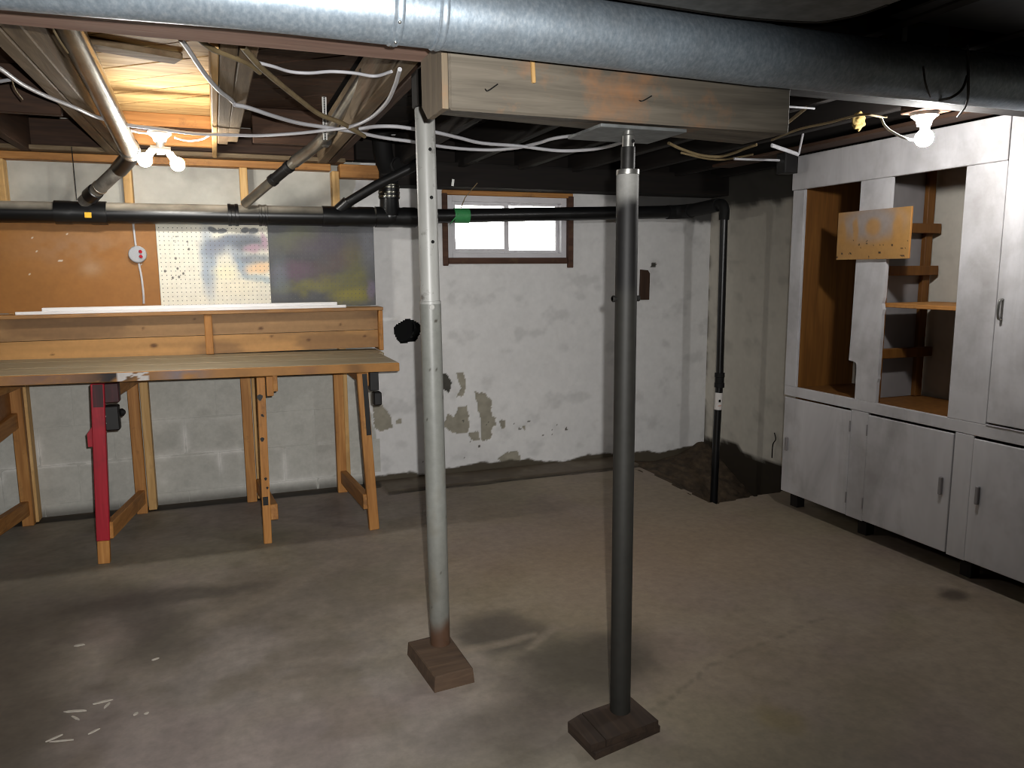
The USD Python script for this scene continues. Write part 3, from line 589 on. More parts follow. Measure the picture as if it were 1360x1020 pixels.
# ------------------------------------------------------------------ workbench
SL = lambda m: (m.vertices.__setitem__((slice(None), 2), m.vertices[:, 2]-.015*(m.vertices[:, 0]-.15)), m)[1]
wb = thing('workbench', 'long homemade wooden workbench against the back wall', 'workbench')
for i, (a, e) in enumerate(((4.165, 4.44), (4.442, 4.72), (4.722, 5.0))):
    bt = box(-2.3, .905 - (.0 if i == 0 else .0) + (.03 if i == 2 else 0), a, e, .920, .962, .005)
    part(wb, 'top_plank', SL(bt), 'bench_top_wood')
fe = box(-2.3, .905, 4.148, 4.164, .914, .960, .006)
fg = grid((-2.3, 4.1475, .916), (3.2, 0, 0), (0, 0, .042), 320, 8); V = fg.vertices; p3 = V*1.
ce = W('a8773f')*np.ones((len(V), 3))*(1+.4*(fbm(p3, 14., 81)-.5))[:, None]
for (cx, w, h, k) in ((-.52, .13, '1d1919', 1.25), (-.8, .2, '6a5a5e', .6), (-.36, .07, 'c9c5c2', .0), (-.2, .10, '70788a', .7), (.42, .06, '6a4a44', .4), (.66, .05, '3a2c20', .5)):
    wgt = np.exp(-((V[:, 0]-cx)/w)**2)*np.minimum(1, k*sm(fbm(p3, 11., 82), .2, .45)); ce = ce*(1-wgt[:, None])+W(h)*wgt[:, None]
wsp = ((fbm(p3, 18., 83) > .5) & (np.abs(V[:, 0]+.42) < .07)); ce[wsp] = W('cfcac6')
part(wb, 'front_edge', SL(trimesh.Trimesh(np.vstack([V, fe.vertices]), np.vstack([fg.faces, fe.faces+len(V)]), process=False)), 'board_tint', 'paint-splashed front edge strip', tint=np.vstack([ce, np.tile(W('a8773f'), (len(fe.vertices), 1))]))
# front legs
part(wb, 'leg', bar((-.588, 4.195, .915), (-.622, 4.195, .12), .06, .045, (0, 1, 0)), 'red_leg_wood', 'red painted leg')
part(wb, 'leg_foot', bar((-.6222, 4.195, .119), (-.627, 4.195, 0), .055, .045, (0, 1, 0)), 'pine_z', 'bare wooden foot of the red leg')
part(wb, 'leg', bar((.172, 4.195, .905), (.163, 4.195, 0), .042, .06, (0, 1, 0)), 'pine_z')
part(wb, 'leg', bar((.70, 4.195, .90), (.741, 4.195, 0), .055, .045, (0, 1, 0)), 'pine_z')
part(wb, 'leg', bar((-1.2, 4.195, .915), (-1.2, 4.195, 0), .05, .05, (0, 1, 0)), 'pine_z')
part(wb, 'black_stain', bar((.714, 4.1712, .895), (.7275, 4.1712, .55), .026, .002, (0, 1, 0), .0005), 'black_paint_spill', 'black paint run down the right leg')
for k_, (zz, r_) in enumerate(((.80, .014), (.705, .006), (.70, .004), (.575, .010), (.36, .007), (.31, .006))):
    part(wb, 'dark_spot', hull([(.169+.006*(k_ % 3-1)+r_*math.cos(a)*(1+.3*math.sin(3*a)), y, zz+r_*1.2*math.sin(a)) for a in np.linspace(0, 6.28, 11)[:-1] for y in (4.1635, 4.1655)]), 'black_paint_spill')
part(wb, 'dark_spot', box(.149, .176, 4.1635, 4.1655, .215, .262, .0004), 'black_paint_spill')
part(wb, 'leg_block', box(.20, .235, 4.19, 4.24, .80, .905), 'pine_z')
part(wb, 'leg_block', hull([(-.655, 4.20, .60), (-.655, 4.20, .665), (-.63, 4.20, .70), (-.60, 4.20, .70), (-.60, 4.20, .60)]+[(-.655, 4.26, .60), (-.655, 4.26, .665), (-.63, 4.26, .70), (-.60, 4.26, .70), (-.60, 4.26, .60)]), 'red_leg_wood', 'small red bracket block')
ob = part(wb, 'outlet_box', box(-.572, -.505, 4.19, 4.25, .675, .80, .006), 'black_box', 'black electrical outlet box')
part(ob, 'box_knob', lathe((-.512, 4.24, .755), (-.485, 4.26, .755), [(0, .02), (.02, .02), (.03, .012)], 20), 'black_box')
for zz in (.715, .75): part(ob, 'box_screw', ball((-.565, 4.189, zz), .004, 1), 'steel')
part(wb, 'top_block', box(-.565, -.50, 4.20, 4.27, .815, .91, .003), 'dark_red_wood', 'dark red block beside the red leg top')
part(wb, 'black_stain', bar((-.5865, 4.1716, .913), (-.591, 4.1716, .80), .045, .002, (0, 1, 0), .0005), 'dark_red_wood', 'dark overspray on the red leg top')
ob2 = part(wb, 'outlet_box', box(.765, .81, 4.19, 4.25, .71, .785, .006), 'black_box', 'small black box on the right leg')
part(wb, 'top_block', box(.745, .795, 4.19, 4.25, .795, .90, .003), 'black_box', 'black painted block under the bench top')
# rear studs of the bench frame, rails
for x, m in ((-1.12, 'pine_z'), (-.52, 'pine_z'), (.115, 'pine_z'), (.685, 'pine_z')):
    part(wb, 'rear_leg', box(x-.03, x+.03, 4.99, 5.045, .0, .918, .003), m)
for x0_, x1_ in ((-.60, -.52), (.20, .16), (.70, .69), (-1.2, -1.13)):
    part(wb, 'bottom_rail', bar((x0_+.005, 4.19, .165), (x1_+.005, 5.0, .105), .04, .085), 'pine_y')
    part(wb, 'top_rail', bar((x0_+.04, 4.23, .862), (x1_+.04, 5.0, .862), .04, .09), 'pine_y')
part(wb, 'side_panel', box(-1.16, -1.145, 4.2, 5.02, .62, .90, .002), 'hardboard')
part(wb, 'side_rail', bar((-1.165, 4.1, .60), (-1.135, 5.04, .625), .04, .09), 'pine_y')
# upstand behind the top with shelf cap
zb_ = .962
def boardfn(seed, base, knots):
    def fn(V):
        p = V*np.array([1.6, 1, 30.]); n = meshkit.fbm(p, 5, seed); m_ = meshkit.fbm(V*np.array([3, 1, 7.]), 4, seed+1)
        c_ = W(base)*np.ones((len(V), 3))*(1+.55*(n-.5))[:, None]
        g_ = sm(m_, .5, .68)*.6; c_ = c_*(1-g_[:, None])+W('6e5238')*g_[:, None]
        for kx, kz, r_ in knots:
            k_ = ell(V[:, [0, 2]], kx, kz, r_*1.6, r_, 0, .5)*.8; c_ = c_*(1-k_[:, None])+W('4a2a14')*k_[:, None]
        return c_
    return fn
def faced(parent, name, x0, x1, z0, z1, y, th, fn, n, label=None):
    gq = grid((x0, y, z0), (x1-x0, 0, 0), (0, 0, z1-z0), n, 14); b_ = box(x0, x1, y+.0005, y+th, z0, z1, .0015); c_ = fn(gq.vertices)
    return part(parent, name, trimesh.Trimesh(np.vstack([gq.vertices, b_.vertices]), np.vstack([gq.faces, b_.faces+len(gq.vertices)]), process=False), 'board_tint', label, tint=np.vstack([c_, np.tile(c_.mean(0), (len(b_.vertices), 1))]))
faced(wb, 'back_board', -2.3, .935, .968, 1.078, 4.905, .02, boardfn(201, 'b08450', [(-.38, 1.03, .012), (.5, 1.03, .008), (.28, 1.06, .006), (.85, 1.04, .007), (-.9, 1.0, .006)]), 400)
faced(wb, 'back_board', -2.3, .935, 1.081, 1.204, 4.905, .02, boardfn(211, '97754f', [(-.43, 1.13, .005), (.22, 1.11, .009), (.70, 1.12, .006), (-.15, 1.18, .005)]), 400)
part(wb, 'back_cleat', box(-.098, -.055, 4.868, 4.904, .968, 1.204, .003), 'pine_z')
part(wb, 'end_board', box(.936, .962, 4.86, 5.03, .95, 1.204, .003), 'pine_z')
part(wb, 'shelf_cap', box(-2.3, .965, 4.855, 5.035, 1.205, 1.226, .003), 'back_board_wood')

# white plastic strips lying on the cap
solo('trim_strip', box(-.93, .684, 4.895, 4.935, 1.2265, 1.262, .003), 'white_trim', 'thick white plastic trim strip lying on the bench ledge', 'trim strip')
solo('trim_strip', box(-1.053, .735, 4.872, 4.892, 1.2265, 1.244, .002), 'white_trim', 'thinner and longer white strip lying along the ledge front', 'trim strip')

# pegboards and hardboard on the wall frame
def panel(name, x0, x1, z0, z1, y, fn, material, label, cat, n=150):
    gq = grid((x0, y, z0), (x1-x0, 0, 0), (0, 0, z1-z0), n, int(n*(z1-z0)/(x1-x0))+1); V = gq.vertices
    b_ = box(x0, x1, y+.0005, y+.006, z0, z1, .0005)
    c_ = fn(V)
    return solo(name, trimesh.Trimesh(np.vstack([V, b_.vertices]), np.vstack([gq.faces, b_.faces+len(V)]), process=False), material, label, cat, tint=np.vstack([c_, np.tile(c_.mean(0), (len(b_.vertices), 1))]))
def brown(V):
    c_ = W('9a6832')*np.ones((len(V), 3)); c_ *= (1+.22*(fbm(V, 3., 90)-.5))[:, None]
    g_ = np.exp(-(((V[:, 0]+.75)/.3)**2+((V[:, 2]-1.6)/.1)**2))*.35*sm(fbm(V, 9., 91), .3, .6); c_ = c_*(1-g_[:, None])+W('a58a72')*g_[:, None]
    sp = np.exp(-(((V[:, 0]+.69)/.05)**2+((V[:, 2]-1.48)/.04)**2))*.6; c_ = c_*(1-sp[:, None])+W('b09272')*sp[:, None]
    w = fbm(V, 40., 92) > .80; c_[w] = W('d8d0c0')
    return c_
def sp_(V, cx, cz, rx, rz, ang=0, soft=.35, wob=.05):
    p = V[:, [0, 2]]+wob*(np.c_[fbm(V, 14., 95), fbm(V, 14., 96)]-.5); return ell(p, cx, cz, rx, rz, ang, soft)
def white(V):
    c_ = W('e6e2d2')*np.ones((len(V), 3)); c_ *= (1+.06*(fbm(V, 5., 97)-.5))[:, None]
    def d_(w, h, k):
        nonlocal c_
        w = (w*k)[:, None]; c_ = c_*(1-w)+W(h)*w
    # spray paint: soft blue-grey strokes with purple, pink and peach fills
    d_(sp_(V, -.055, 1.50, .045, .20, 0, .5), '8e9fb4', .8); d_(sp_(V, .10, 1.645, .17, .035, 6, .5), '6f7683', .9)
    d_(sp_(V, .0, 1.60, .075, .05, 20, .6), '7f8797', .85); d_(sp_(V, .12, 1.56, .05, .10, 25, .6), '8d9aac', .75)
    d_(sp_(V, .19, 1.62, .12, .045, 0, .5), '666b74', .85); d_(sp_(V, .22, 1.53, .10, .03, 0, .5), '7d8590', .8)
    d_(sp_(V, .22, 1.41, .10, .018, -8, .6), '9db0ba', .75); d_(sp_(V, .14, 1.47, .022, .07, 25, .5), '94a5b6', .75)
    d_(sp_(V, .21, 1.595, .05, .03, 0, .5), 'b395a3', .8); d_(sp_(V, .275, 1.64, .02, .06, 10, .5), 'b692a6', .7)
    d_(sp_(V, .235, 1.475, .075, .035, 8, .6), 'eec89a', .85); d_(sp_(V, .03, 1.45, .06, .05, 0, .7), 'f3ecc8', .7); d_(sp_(V, .1, 1.36, .12, .05, 0, .9), 'f4ead0', .6)
    d_(sp_(V, -.02, 1.705, .028, .016, -20, .2, .01), '5f646b', .9); d_(sp_(V, .033, 1.70, .03, .015, 5, .2, .01), '5f646b', .9)
    d_(sp_(V, .165, 1.705, .025, .017, 10, .2, .01), '5f646b', .9); d_(sp_(V, .215, 1.702, .03, .018, 10, .2, .01), '5f646b', .9)
    s_ = (fbm(V, 60., 98) > .66) & (np.abs(V[:, 0]+.22) < .06) & (np.abs(V[:, 2]-1.635) < .03); c_[s_] = W('5b5b58')
    for (x, zz) in ((-.236, 1.535), (-.23, 1.475), (-.30, 1.46), (-.20, 1.445), (-.26, 1.42), (-.225, 1.425), (-.16, 1.59)):
        d_(ell(V[:, [0, 2]], x, zz, .006, .008, 0, .4), '3a3936', .9)
    return c_
def grey(V):
    c_ = W('545557')*(.75+.5*fbm(V*np.array([1, 1, 1]), 12., 98))[:, None]*np.ones((len(V), 3)); c_ *= (1+.3*(fbm(V, 4., 99)-.5))[:, None]
    def d_(w, h, k):
        nonlocal c_
        w = (w*k)[:, None]; c_ = c_*(1-w)+W(h)*w
    d_(sp_(V, .46, 1.66, .12, .06, 20, .8, .1), '6f7350', .6); d_(sp_(V, .62, 1.62, .2, .07, 0, .8, .1), '5f5560', .6)
    d_(sp_(V, .45, 1.46, .12, .05, 10, .8, .1), '73596a', .6); d_(sp_(V, .60, 1.37, .22, .045, 5, .8, .12), '857f3c', .6)
    d_(sp_(V, .83, 1.45, .07, .16, 10, .8, .1), '7d793f', .45); d_(sp_(V, .80, 1.30, .12, .05, 0, .7, .1), '9a9030', .6)
    d_(sp_(V, .70, 1.50, .14, .06, 30, .8, .1), '6d5a55', .5); d_(sp_(V, .93, 1.33, .03, .06, 0, .6), '7a6f8a', .6)
    d_(sp_(V, .36, 1.42, .05, .10, 0, .8), '75808a', .5); d_(sp_(V, .92, 1.6, .05, .15, 0, .8), '7d7e86', .5)
    return c_
panel('hardboard_panel', -2.3, -.335, 1.23, 1.83, 5.046, brown, 'board_tint', 'plain brown hardboard panel at the left above the bench', 'panel', 260)
panel('pegboard', -.333, .297, 1.23, 1.80, 5.046, white, 'peg_tint', 'white pegboard with blue-grey spray paint above the bench', 'pegboard', 200)
panel('pegboard', .299, .955, 1.23, 1.80, 5.046, grey, 'peg_tint', 'dark grey pegboard sprayed with yellow and purple above the bench end', 'pegboard', 200)
# timber frame standing against the wall behind the panels
for x, lab in ((-1.10, 'leftmost upright pine wall stud above the black drain pipe'), (-.465, 'upright pine wall stud just behind the lamp bulbs'), (.175, 'upright pine wall stud between lamp and diagonal branch pipes'), (.727, 'upright pine wall stud beside the orange plate end')):
    solo('wall_stud', box(x-.023, x+.023, 5.053, 5.143, .0, 2.08, .003), 'pale_pine_z', lab, 'wall stud')
solo('wall_plate', box(XL+.1, .70, 5.053, 5.143, 2.081, 2.122, .003), 'pine_x', 'long pine plate along the top of the wall studs', 'timber plate')
solo('wall_plate', box(.752, 1.0, 5.03, 5.143, 2.04, 2.122, .003), 'pine_x', 'short orange-brown plate block beside the black soil stack', 'timber plate')

# round junction box
jb = thing('junction_box', 'round clear plastic junction box with red wire nuts on the brown panel', 'junction box')
jc = np.array([-.44, 5.045, 1.558])
part(jb, 'box_body', lathe(jc, jc-np.array([0, .03, 0]), [(0, .05), (.012, .05), (.022, .047), (.024, .040)], 40), 'box_plastic', smooth=40)
part(jb, 'box_cover', lathe(jc-np.array([0, .0245, 0]), jc-np.array([0, .04, 0]), [(0, .046), (.008, .046), (.012, .042)], 40), 'clear_plastic', smooth=40)
for dx, dz in ((.018, .016), (.018, -.012)):
    part(jb, 'wire_nut', lathe(jc+np.array([dx, -.037, dz]), jc+np.array([dx+.006, -.053, dz-.004]), [(0, .010), (.012, .008), (.017, .005)], 16), 'red_plastic', 'red wire nut', smooth=40)
solo('cable', tube(spline([(-.455, 5.036, 1.85), (-.450, 5.036, 1.72), (-.447, 5.036, 1.62), (-.445, 5.036, 1.609)], 5), .006, 8), 'cable_white', 'short white cable above the round junction box', 'cable')
solo('cable', tube(spline([(-.437, 5.036, 1.506), (-.428, 5.036, 1.42), (-.425, 5.036, 1.33), (-.427, 5.036, 1.27)], 5), .006, 8), 'cable_white', 'short white cable below the round junction box', 'cable')

# ------------------------------------------------------------------ drain pipework
dp = thing('drain_pipe', 'long horizontal black plastic drain pipe along the back wall', 'pipe')
py = 4.95
part(dp, 'pipe', tube([(x, py, 1.785+.008*(x+1)/2) for x in np.linspace(-2.3, 1.22, 12)], .0585, 40), 'abs_dusty', smooth=40)
part(dp, 'narrow_pipe', tube([(x, py, 1.800+.035*(x-1.2)) for x in np.linspace(1.2, 3.12, 10)], .0455, 36), 'abs_black', smooth=40)
def collar(x, w, r=.0655, lab=None, m='abs_dusty'):
    c_ = np.array([x, py, 1.785+.008*(x+1)/2])
    return part(dp, 'coupling', lathe(c_-np.array([w/2, 0, 0]), c_+np.array([w/2, 0, 0]), [(0, .058), (.001, r), (w*.3, r), (w*.34, r-.003), (w*.66, r-.003), (w*.7, r), (w-.001, r), (w, .058)], 40), m, lab, smooth=35)
collar(-.70, .26, .0655, None, 'abs_black'); collar(.10, .06, .0655, None, 'abs_black'); collar(.27, .05, .0645); collar(.78, .32, .0625, None, 'abs_black'); collar(1.08, .26, .0645, None, 'abs_black')
part(dp, 'yellow_label', box(-.677, -.643, py-.0685, py-.0655, 1.755, 1.785, .0008), 'yellow_label', 'small yellow label')
part(dp, 'pipe_elbow', tube(spline([(3.10, py, 1.866), (3.17, py, 1.868), (3.215, 4.90, 1.87), (3.22, 4.82, 1.87)], 8), .05, 32), 'abs_dull', smooth=40)
part(dp, 'pipe_return', tube([(3.22, 4.84, 1.87), (3.22, 4.50, 1.885)], .045, 32), 'abs_dull', smooth=40)
# end drop into the pit
vp = thing('drain_pipe', 'vertical black drain pipe with white label going down into the corner pit', 'pipe')
VX, VY = 3.22, 4.43
part(vp, 'elbow', tube(spline([(VX, 4.52, 1.886), (VX, 4.46, 1.886), (VX, VY, 1.85), (VX, VY, 1.78)], 8), .034, 28), 'abs_dull', smooth=40)
part(vp, 'pipe', tube([(VX, VY, 1.80), (VX+.008, VY, .69), (VX-.002, VY, .3), (VX-.008, VY, -.32)], .026, 28), 'abs_black', smooth=40)
part(vp, 'coupling', lathe((VX+.008, VY, .735), (VX+.008, VY, .63), [(0, .027), (.002, .034), (.03, .034), (.033, .031), (.07, .031), (.073, .034), (.103, .034), (.105, .027)], 28), 'abs_dull', smooth=40)
lb = part(vp, 'label', tube([(VX+.006, VY, .595), (VX+.003, VY, .475)], .0272, 28, cap=False), 'paper_label', 'white sticker wrapped round the pipe', smooth=40)
part(lb, 'print', [box(VX-.013, VX+.003, VY-.0285, VY-.026, .53, .548, .0004)], 'dark_steel')
part(lb, 'print', [box(VX-.016, VX+.010, VY-.0283, VY-.025, .503, .507, .0004)], 'orange_print')

st = thing('soil_stack', 'black cast-iron soil stack with steel banded coupling dropping into the drain pipe', 'pipe')
sx, sy = 1.045, 4.95
part(st, 'wye_fitting', [lathe((sx, sy, 1.80), (sx, sy, 1.93), [(0, .075), (.06, .062), (.13, .058)], 36), ball((sx, sy, 1.80), .068, 3, (1.15, 1, 1))], 'abs_black', smooth=40)
cp = part(st, 'banded_coupling', lathe((sx, sy, 1.905), (sx, sy, 2.0), [(0, .058), (.003, .066), (.09, .066), (.095, .058)], 40), 'abs_black', smooth=40)
for zz in (1.92, 1.945, 1.975, 1.99):
    part(cp, 'clamp_band', lathe((sx, sy, zz-.005), (sx, sy, zz+.005), [(0, .0665), (.001, .0685), (.009, .0685), (.01, .0665)], 40), 'clamp_steel', smooth=40)
for zz in (1.93, 1.982):
    part(cp, 'clamp_screw', box(sx-.045, sx-.03, sy-.078, sy-.056, zz-.008, zz+.008, .002), 'clamp_steel')
part(st, 'stack_pipe', tube(spline([(sx, sy, 1.99), (sx, sy, 2.08), (sx-.04, sy-.06, 2.16), (sx-.06, sy-.10, 2.30)], 6), .06, 36), 'abs_dull', smooth=40)
part(st, 'inspection_cap', lathe((sx+.03, sy-.05, 2.11), (sx+.05, sy-.11, 2.105), [(0, .05), (.03, .05), (.035, .04), (.05, .04)], 24), 'abs_dull', smooth=40)
br1 = thing('branch_pipe', 'black diagonal branch pipe rising right from the drain to the soil stack', 'pipe')
part(br1, 'pipe', tube([at(452, 275, 'y', 4.93), at(500, 246, 'y', 4.84), at(548, 222, 'y', 4.74), at(560, 215, 'y', 4.72)], .030, 28), 'abs_black', smooth=40)
part(br1, 'fitting', tube([at(448, 281, 'y', 4.94), at(462, 268, 'y', 4.91)], .037, 28), 'abs_black', smooth=40)
br2 = thing('branch_pipe', 'diagonal branch pipe rising right into the long chrome pipe near the centre', 'pipe')
A_, B_, C_ = at(325, 271, 'y', 4.88), at(395, 212, 'y', 4.55), at(432, 180, 'y', 4.25)
part(br2, 'pipe', tube([A_, B_], .027, 28), 'chrome_pipe', smooth=40)
part(br2, 'coupling', lathe(A_+(B_-A_)*.52, A_+(B_-A_)*.86, [(0, .029), (.003, .034), (.03, .034), (.034, .030), (.14, .030), (.144, .034), (.17, .034), (.174, .029)], 28), 'abs_black', smooth=40)
part(br2, 'elbow', tube(spline([B_-(B_-A_)*.04, B_, at(420, 193, 'y', 4.37), C_, at(440, 171, 'y', 4.1)], 6), .033, 28), 'chrome_pipe', smooth=40)
part(br2, 'riser', tube([at(438, 173, 'y', 4.12), at(495, 86, 'y', 3.25), at(515, 55, 'y', 2.9)], .029, 28), 'chrome_pipe', 'long chrome upper length', smooth=40)
part(br2, 'riser_collar', lathe(at(487, 98, 'y', 3.35), at(495, 86, 'y', 3.25), [(0, .030), (.002, .034), (.04, .034), (.045, .030)], 28), 'chrome_pipe', smooth=40)
br3 = thing('branch_pipe', 'black diagonal branch pipe rising right from the drain at the left below the lamp', 'pipe')
A_, B_, C_ = at(112, 268, 'y', 4.92), at(160, 223, 'y', 4.62), at(174, 205, 'y', 4.42)
part(br3, 'pipe', tube([A_, B_], .036, 28), 'grey_pipe', smooth=40)
part(br3, 'socket', lathe(A_+(B_-A_)*.16, A_+(B_-A_)*.42, [(0, .037), (.002, .044), (.07, .042), (.074, .037)], 28), 'abs_black', smooth=40)
part(br3, 'pipe_ring', lathe(A_+(B_-A_)*.43, A_+(B_-A_)*.455, [(0, .037), (.001, .0395), (.009, .0395), (.01, .037)], 28), 'chrome_pipe', smooth=40)
part(br3, 'elbow', tube(spline([A_+(B_-A_)*.96, B_, C_, at(172, 193, 'y', 4.25)], 6), .042, 28), 'abs_dusty', smooth=40)
vp1 = thing('vent_pipe', 'shiny metal vent pipe slanting along the joist above the left lamp', 'pipe')
E0, E1 = at(92, 36, 'y', 2.95), at(174, 203, 'y', 4.25)
part(vp1, 'pipe', tube([E0+(E0-E1)*.2, E0, E1], .043, 36), 'chrome_pipe', smooth=40)
part(vp1, 'end_collar', lathe(E1-(E1-E0)*.06, E1, [(0, .044), (.003, .048), (.06, .048), (.075, .044)], 36), 'chrome_pipe', smooth=40)

# perforated hanger strap
hs = thing('hanger_strap', 'perforated steel hanger strap holding the chrome branch pipe', 'strap')
s1 = at(432, 186, 'y', 4.1); s0 = np.array([s1[0]-.005, s1[1]-.06, ZS])
part(hs, 'strap', bar(s0, s1, .022, .002, (0, 1, 0), .0004), 'strap_steel')
for k in range(26):
    q = s0+(s1-s0)*(k+.5)/26; part(hs, 'strap_hole', cyl(q+np.array([0, -.0018, 0]), q+np.array([0, .0018, 0]), .004, 10), 'void_black')
part(hs, 'pipe_loop', lathe(at(430, 188, 'y', 4.32), at(440, 176, 'y', 4.24), [(0, .034), (.001, .0365), (.02, .0365), (.021, .034)], 28), 'steel')

# green tape on the drain pipe, hanging tail above it
gt = thing('tape', 'green tape wrapped round the drain pipe in front of the window', 'tape')
tc = at(612, 287, 'y', py); tc = np.array([tc[0], py, 1.800+.035*(tc[0]-1.2)])
part(gt, 'wrap', lathe(tc-np.array([.05, 0, 0]), tc+np.array([.055, 0, 0]), [(0, .0465), (.002, .0475), (.103, .0478), (.105, .0465)], 36), 'green_tape', smooth=40)
part(gt, 'flap', hull([tc+np.array(v) for v in ((-.05, -.048, -.02), (-.09, -.045, -.058), (-.085, -.043, -.06), (-.03, -.047, .015), (-.03, -.05, .015), (-.05, -.051, -.02))]), 'green_tape')
part(gt, 'string', tube([at(611, 279, 'y', py-.02), at(618, 262, 'y', py-.02), at(634, 243, 'y', py-.02)], .003, 6), 'cable_tan')

# ------------------------------------------------------------------ cables
def cable(pts, z, r, material, label, flat=1.0, zs=None):
    P_ = [at(x, y, 'z', (zs[i] if zs else z)) for i, (x, y) in enumerate(pts)]
    return solo('cable', tube(spline(P_, 8), r, 10, flat), material, label, 'cable', smooth=60)
cable([(-25, 78), (0, 91), (28, 111), (60, 127), (100, 143), (130, 156), (170, 166), (210, 171), (255, 177), (300, 179), (345, 180), (395, 177), (432, 173), (462, 169), (490, 158), (512, 138), (524, 115), (531, 92)],
      2.1, .0075, 'cable_white', 'long white cable sagging from the left edge past the lamp to the beam end', zs=[2.09]*9+[2.095, 2.09, 2.085, 2.085, 2.08, 2.085, 2.09, 2.10, 2.11])
cable([(240, 52), (250, 66), (262, 84), (275, 102), (292, 121), (305, 131), (313, 139)], 2.112, .008, 'cable_white', 'grey-white cable crossing the bright boards to the doubled joist')
cable([(311, 139), (330, 143), (360, 153), (395, 163), (432, 169), (470, 175), (510, 183), (547, 188), (565, 191), (590, 195), (620, 198), (655, 199), (688, 196), (715, 190), (735, 184), (775, 178)], 2.08, .0085, 'cable_white', 'white cable running from the doubled joist behind the pale post', zs=[2.1, 2.1]+[2.095]*5+[2.09]*6+[2.1, 2.105, 2.11])
cable([(478, 171), (500, 168), (525, 168), (548, 171), (580, 176), (610, 183), (640, 190), (690, 194), (740, 200), (780, 199), (810, 194), (832, 187), (850, 182)], 2.08, .0085, 'cable_white', 'white cable looping low behind the beam to the dark post', zs=[2.095]*6+[2.09, 2.09, 2.075, 2.07, 2.075, 2.09, 2.11])
cable([(322, 62), (345, 88), (370, 110), (400, 134), (425, 152), (455, 164), (484, 181)], 2.09, .010, 'cable_tan', 'old tan cloth cable slanting across the dark bay', zs=[2.11, 2.11, 2.105, 2.1, 2.09, 2.085, 2.075])
cable([(338, 82), (362, 88), (385, 95), (410, 97), (440, 95), (470, 97), (498, 101), (520, 95)], 2.112, .0055, 'cable_white', 'thin white cable crossing high in the dark bay', zs=[2.116]*8)
cable([(278, 180), (268, 185), (250, 187), (232, 183)], 2.115, .005, 'cable_white', 'short white lamp lead right of the left lamp')
cable([(145, 160), (165, 170), (180, 175), (196, 177)], 2.115, .005, 'cable_white', 'short white lamp lead left of the left lamp')
cable([(262, 50), (280, 64), (300, 72), (328, 84), (345, 96)], 2.118, .009, 'cable_tan', 'short tan cable stapled across the doubled joist')
cable([(0, 108), (18, 105)], 2.11, .006, 'cable_white', 'stub of white cable at the left edge under the joist')
solo('cable', tube(spline([at(16, 106, 'z', 2.10), at(20, 118, 'z', 2.08), at(30, 132, 'z', 2.06)], 5), .0025, 6), 'cable_tan', 'loose thin wire end hanging at the left edge', 'cable')
solo('cable', tube(spline([at(68, 34, 'y', 2.3), at(78, 52, 'y', 2.4), at(90, 70, 'y', 2.5)], 5), .003, 6), 'cable_tan', 'thin tan string hanging below the round duct at the left', 'string')
solo('wire', tube(spline([at(95, 195, 'y', 4.9), at(98, 225, 'y', 4.88), at(102, 266, 'y', 4.86)], 5), .0025, 6), 'cable_black', 'thin dark hanger wire above the drain pipe at the left', 'wire')
# right-hand side wiring
cable([(888, 190), (905, 198), (930, 206), (955, 208), (975, 203), (990, 197), (1005, 192)], 2.08, .008, 'cable_tan', 'greyish cable sagging under the dark joists right of the dark post', zs=[2.1, 2.09, 2.08, 2.075, 2.08, 2.09, 2.1])
cable([(905, 203), (935, 210), (960, 212), (985, 208), (1000, 205)], 2.07, .006, 'cable_tan', 'second darker cable sagging under the greyish one')
cable([(975, 211), (1005, 212), (1040, 213), (1056, 214)], 2.06, .007, 'cable_white', 'straight white cable at the cabinet corner')
def rod(a, b, y0, y1, r, lab, m='cable_white'): return solo('cable', tube([at(*a, 'y', y0), at(*b, 'y', y1)], r, 10, .6), m, lab, 'cable')
rod((1025, 193), (1060, 205), 3.2, 3.3, .010, 'flat white cable stub pointing at the cabinet corner')
rod((1061, 204), (1067, 175), 3.3, 3.2, .009, 'upright white cable stub above the cabinet corner')
rod((1039, 141), (1082, 144), 2.5, 2.5, .004, 'thin bright cable high under the beam end')
rod((1040, 168), (1071, 143), 2.9, 2.5, .008, 'slanting grey cable between beam and cabinet corner', 'cable_tan')
cable([(1025, 186), (1060, 172), (1100, 163), (1135, 154), (1152, 152), (1170, 155), (1178, 155)], 2.03, .005, 'cable_tan', 'thin cable running along the joists to the right lamp', zs=[2.08, 2.07, 2.06, 2.05, 2.045, 2.04, 2.04])
solo('cable', tube(spline([at(1170, 156, 'y', 2.5), at(1176, 168, 'y', 2.46), at(1188, 177, 'y', 2.42), at(1203, 184, 'y', 2.38), at(1218, 187, 'y', 2.365)], 6), .005, 8), 'white_plastic', 'curled white lead of the right lamp', 'cable')
solo('cable', tube(spline([at(1226, 88, 'y', 1.70), at(1229, 110, 'y', 1.71), at(1234, 124, 'y', 1.74), at(1237, 131, 'y', 1.8)], 6), .003, 6), 'cable_black', 'thin black wire loop hanging in front of the duct end', 'cable')
solo('cable', tube(spline([at(1285, 100, 'y', 1.70), at(1278, 118, 'y', 1.71), at(1264, 129, 'y', 1.72), at(1248, 133, 'y', 1.78)], 6), .004, 6), 'cable_black', 'curved black wire under the duct end', 'cable')
solo('cable', tube(spline([at(1285, 60, 'y', 1.69), at(1286, 110, 'y', 1.71), at(1284, 137, 'y', 1.76), at(1272, 155, 'y', 1.9)], 6), .004, 6), 'cable_black', 'long black wire hanging right of the duct end', 'cable')
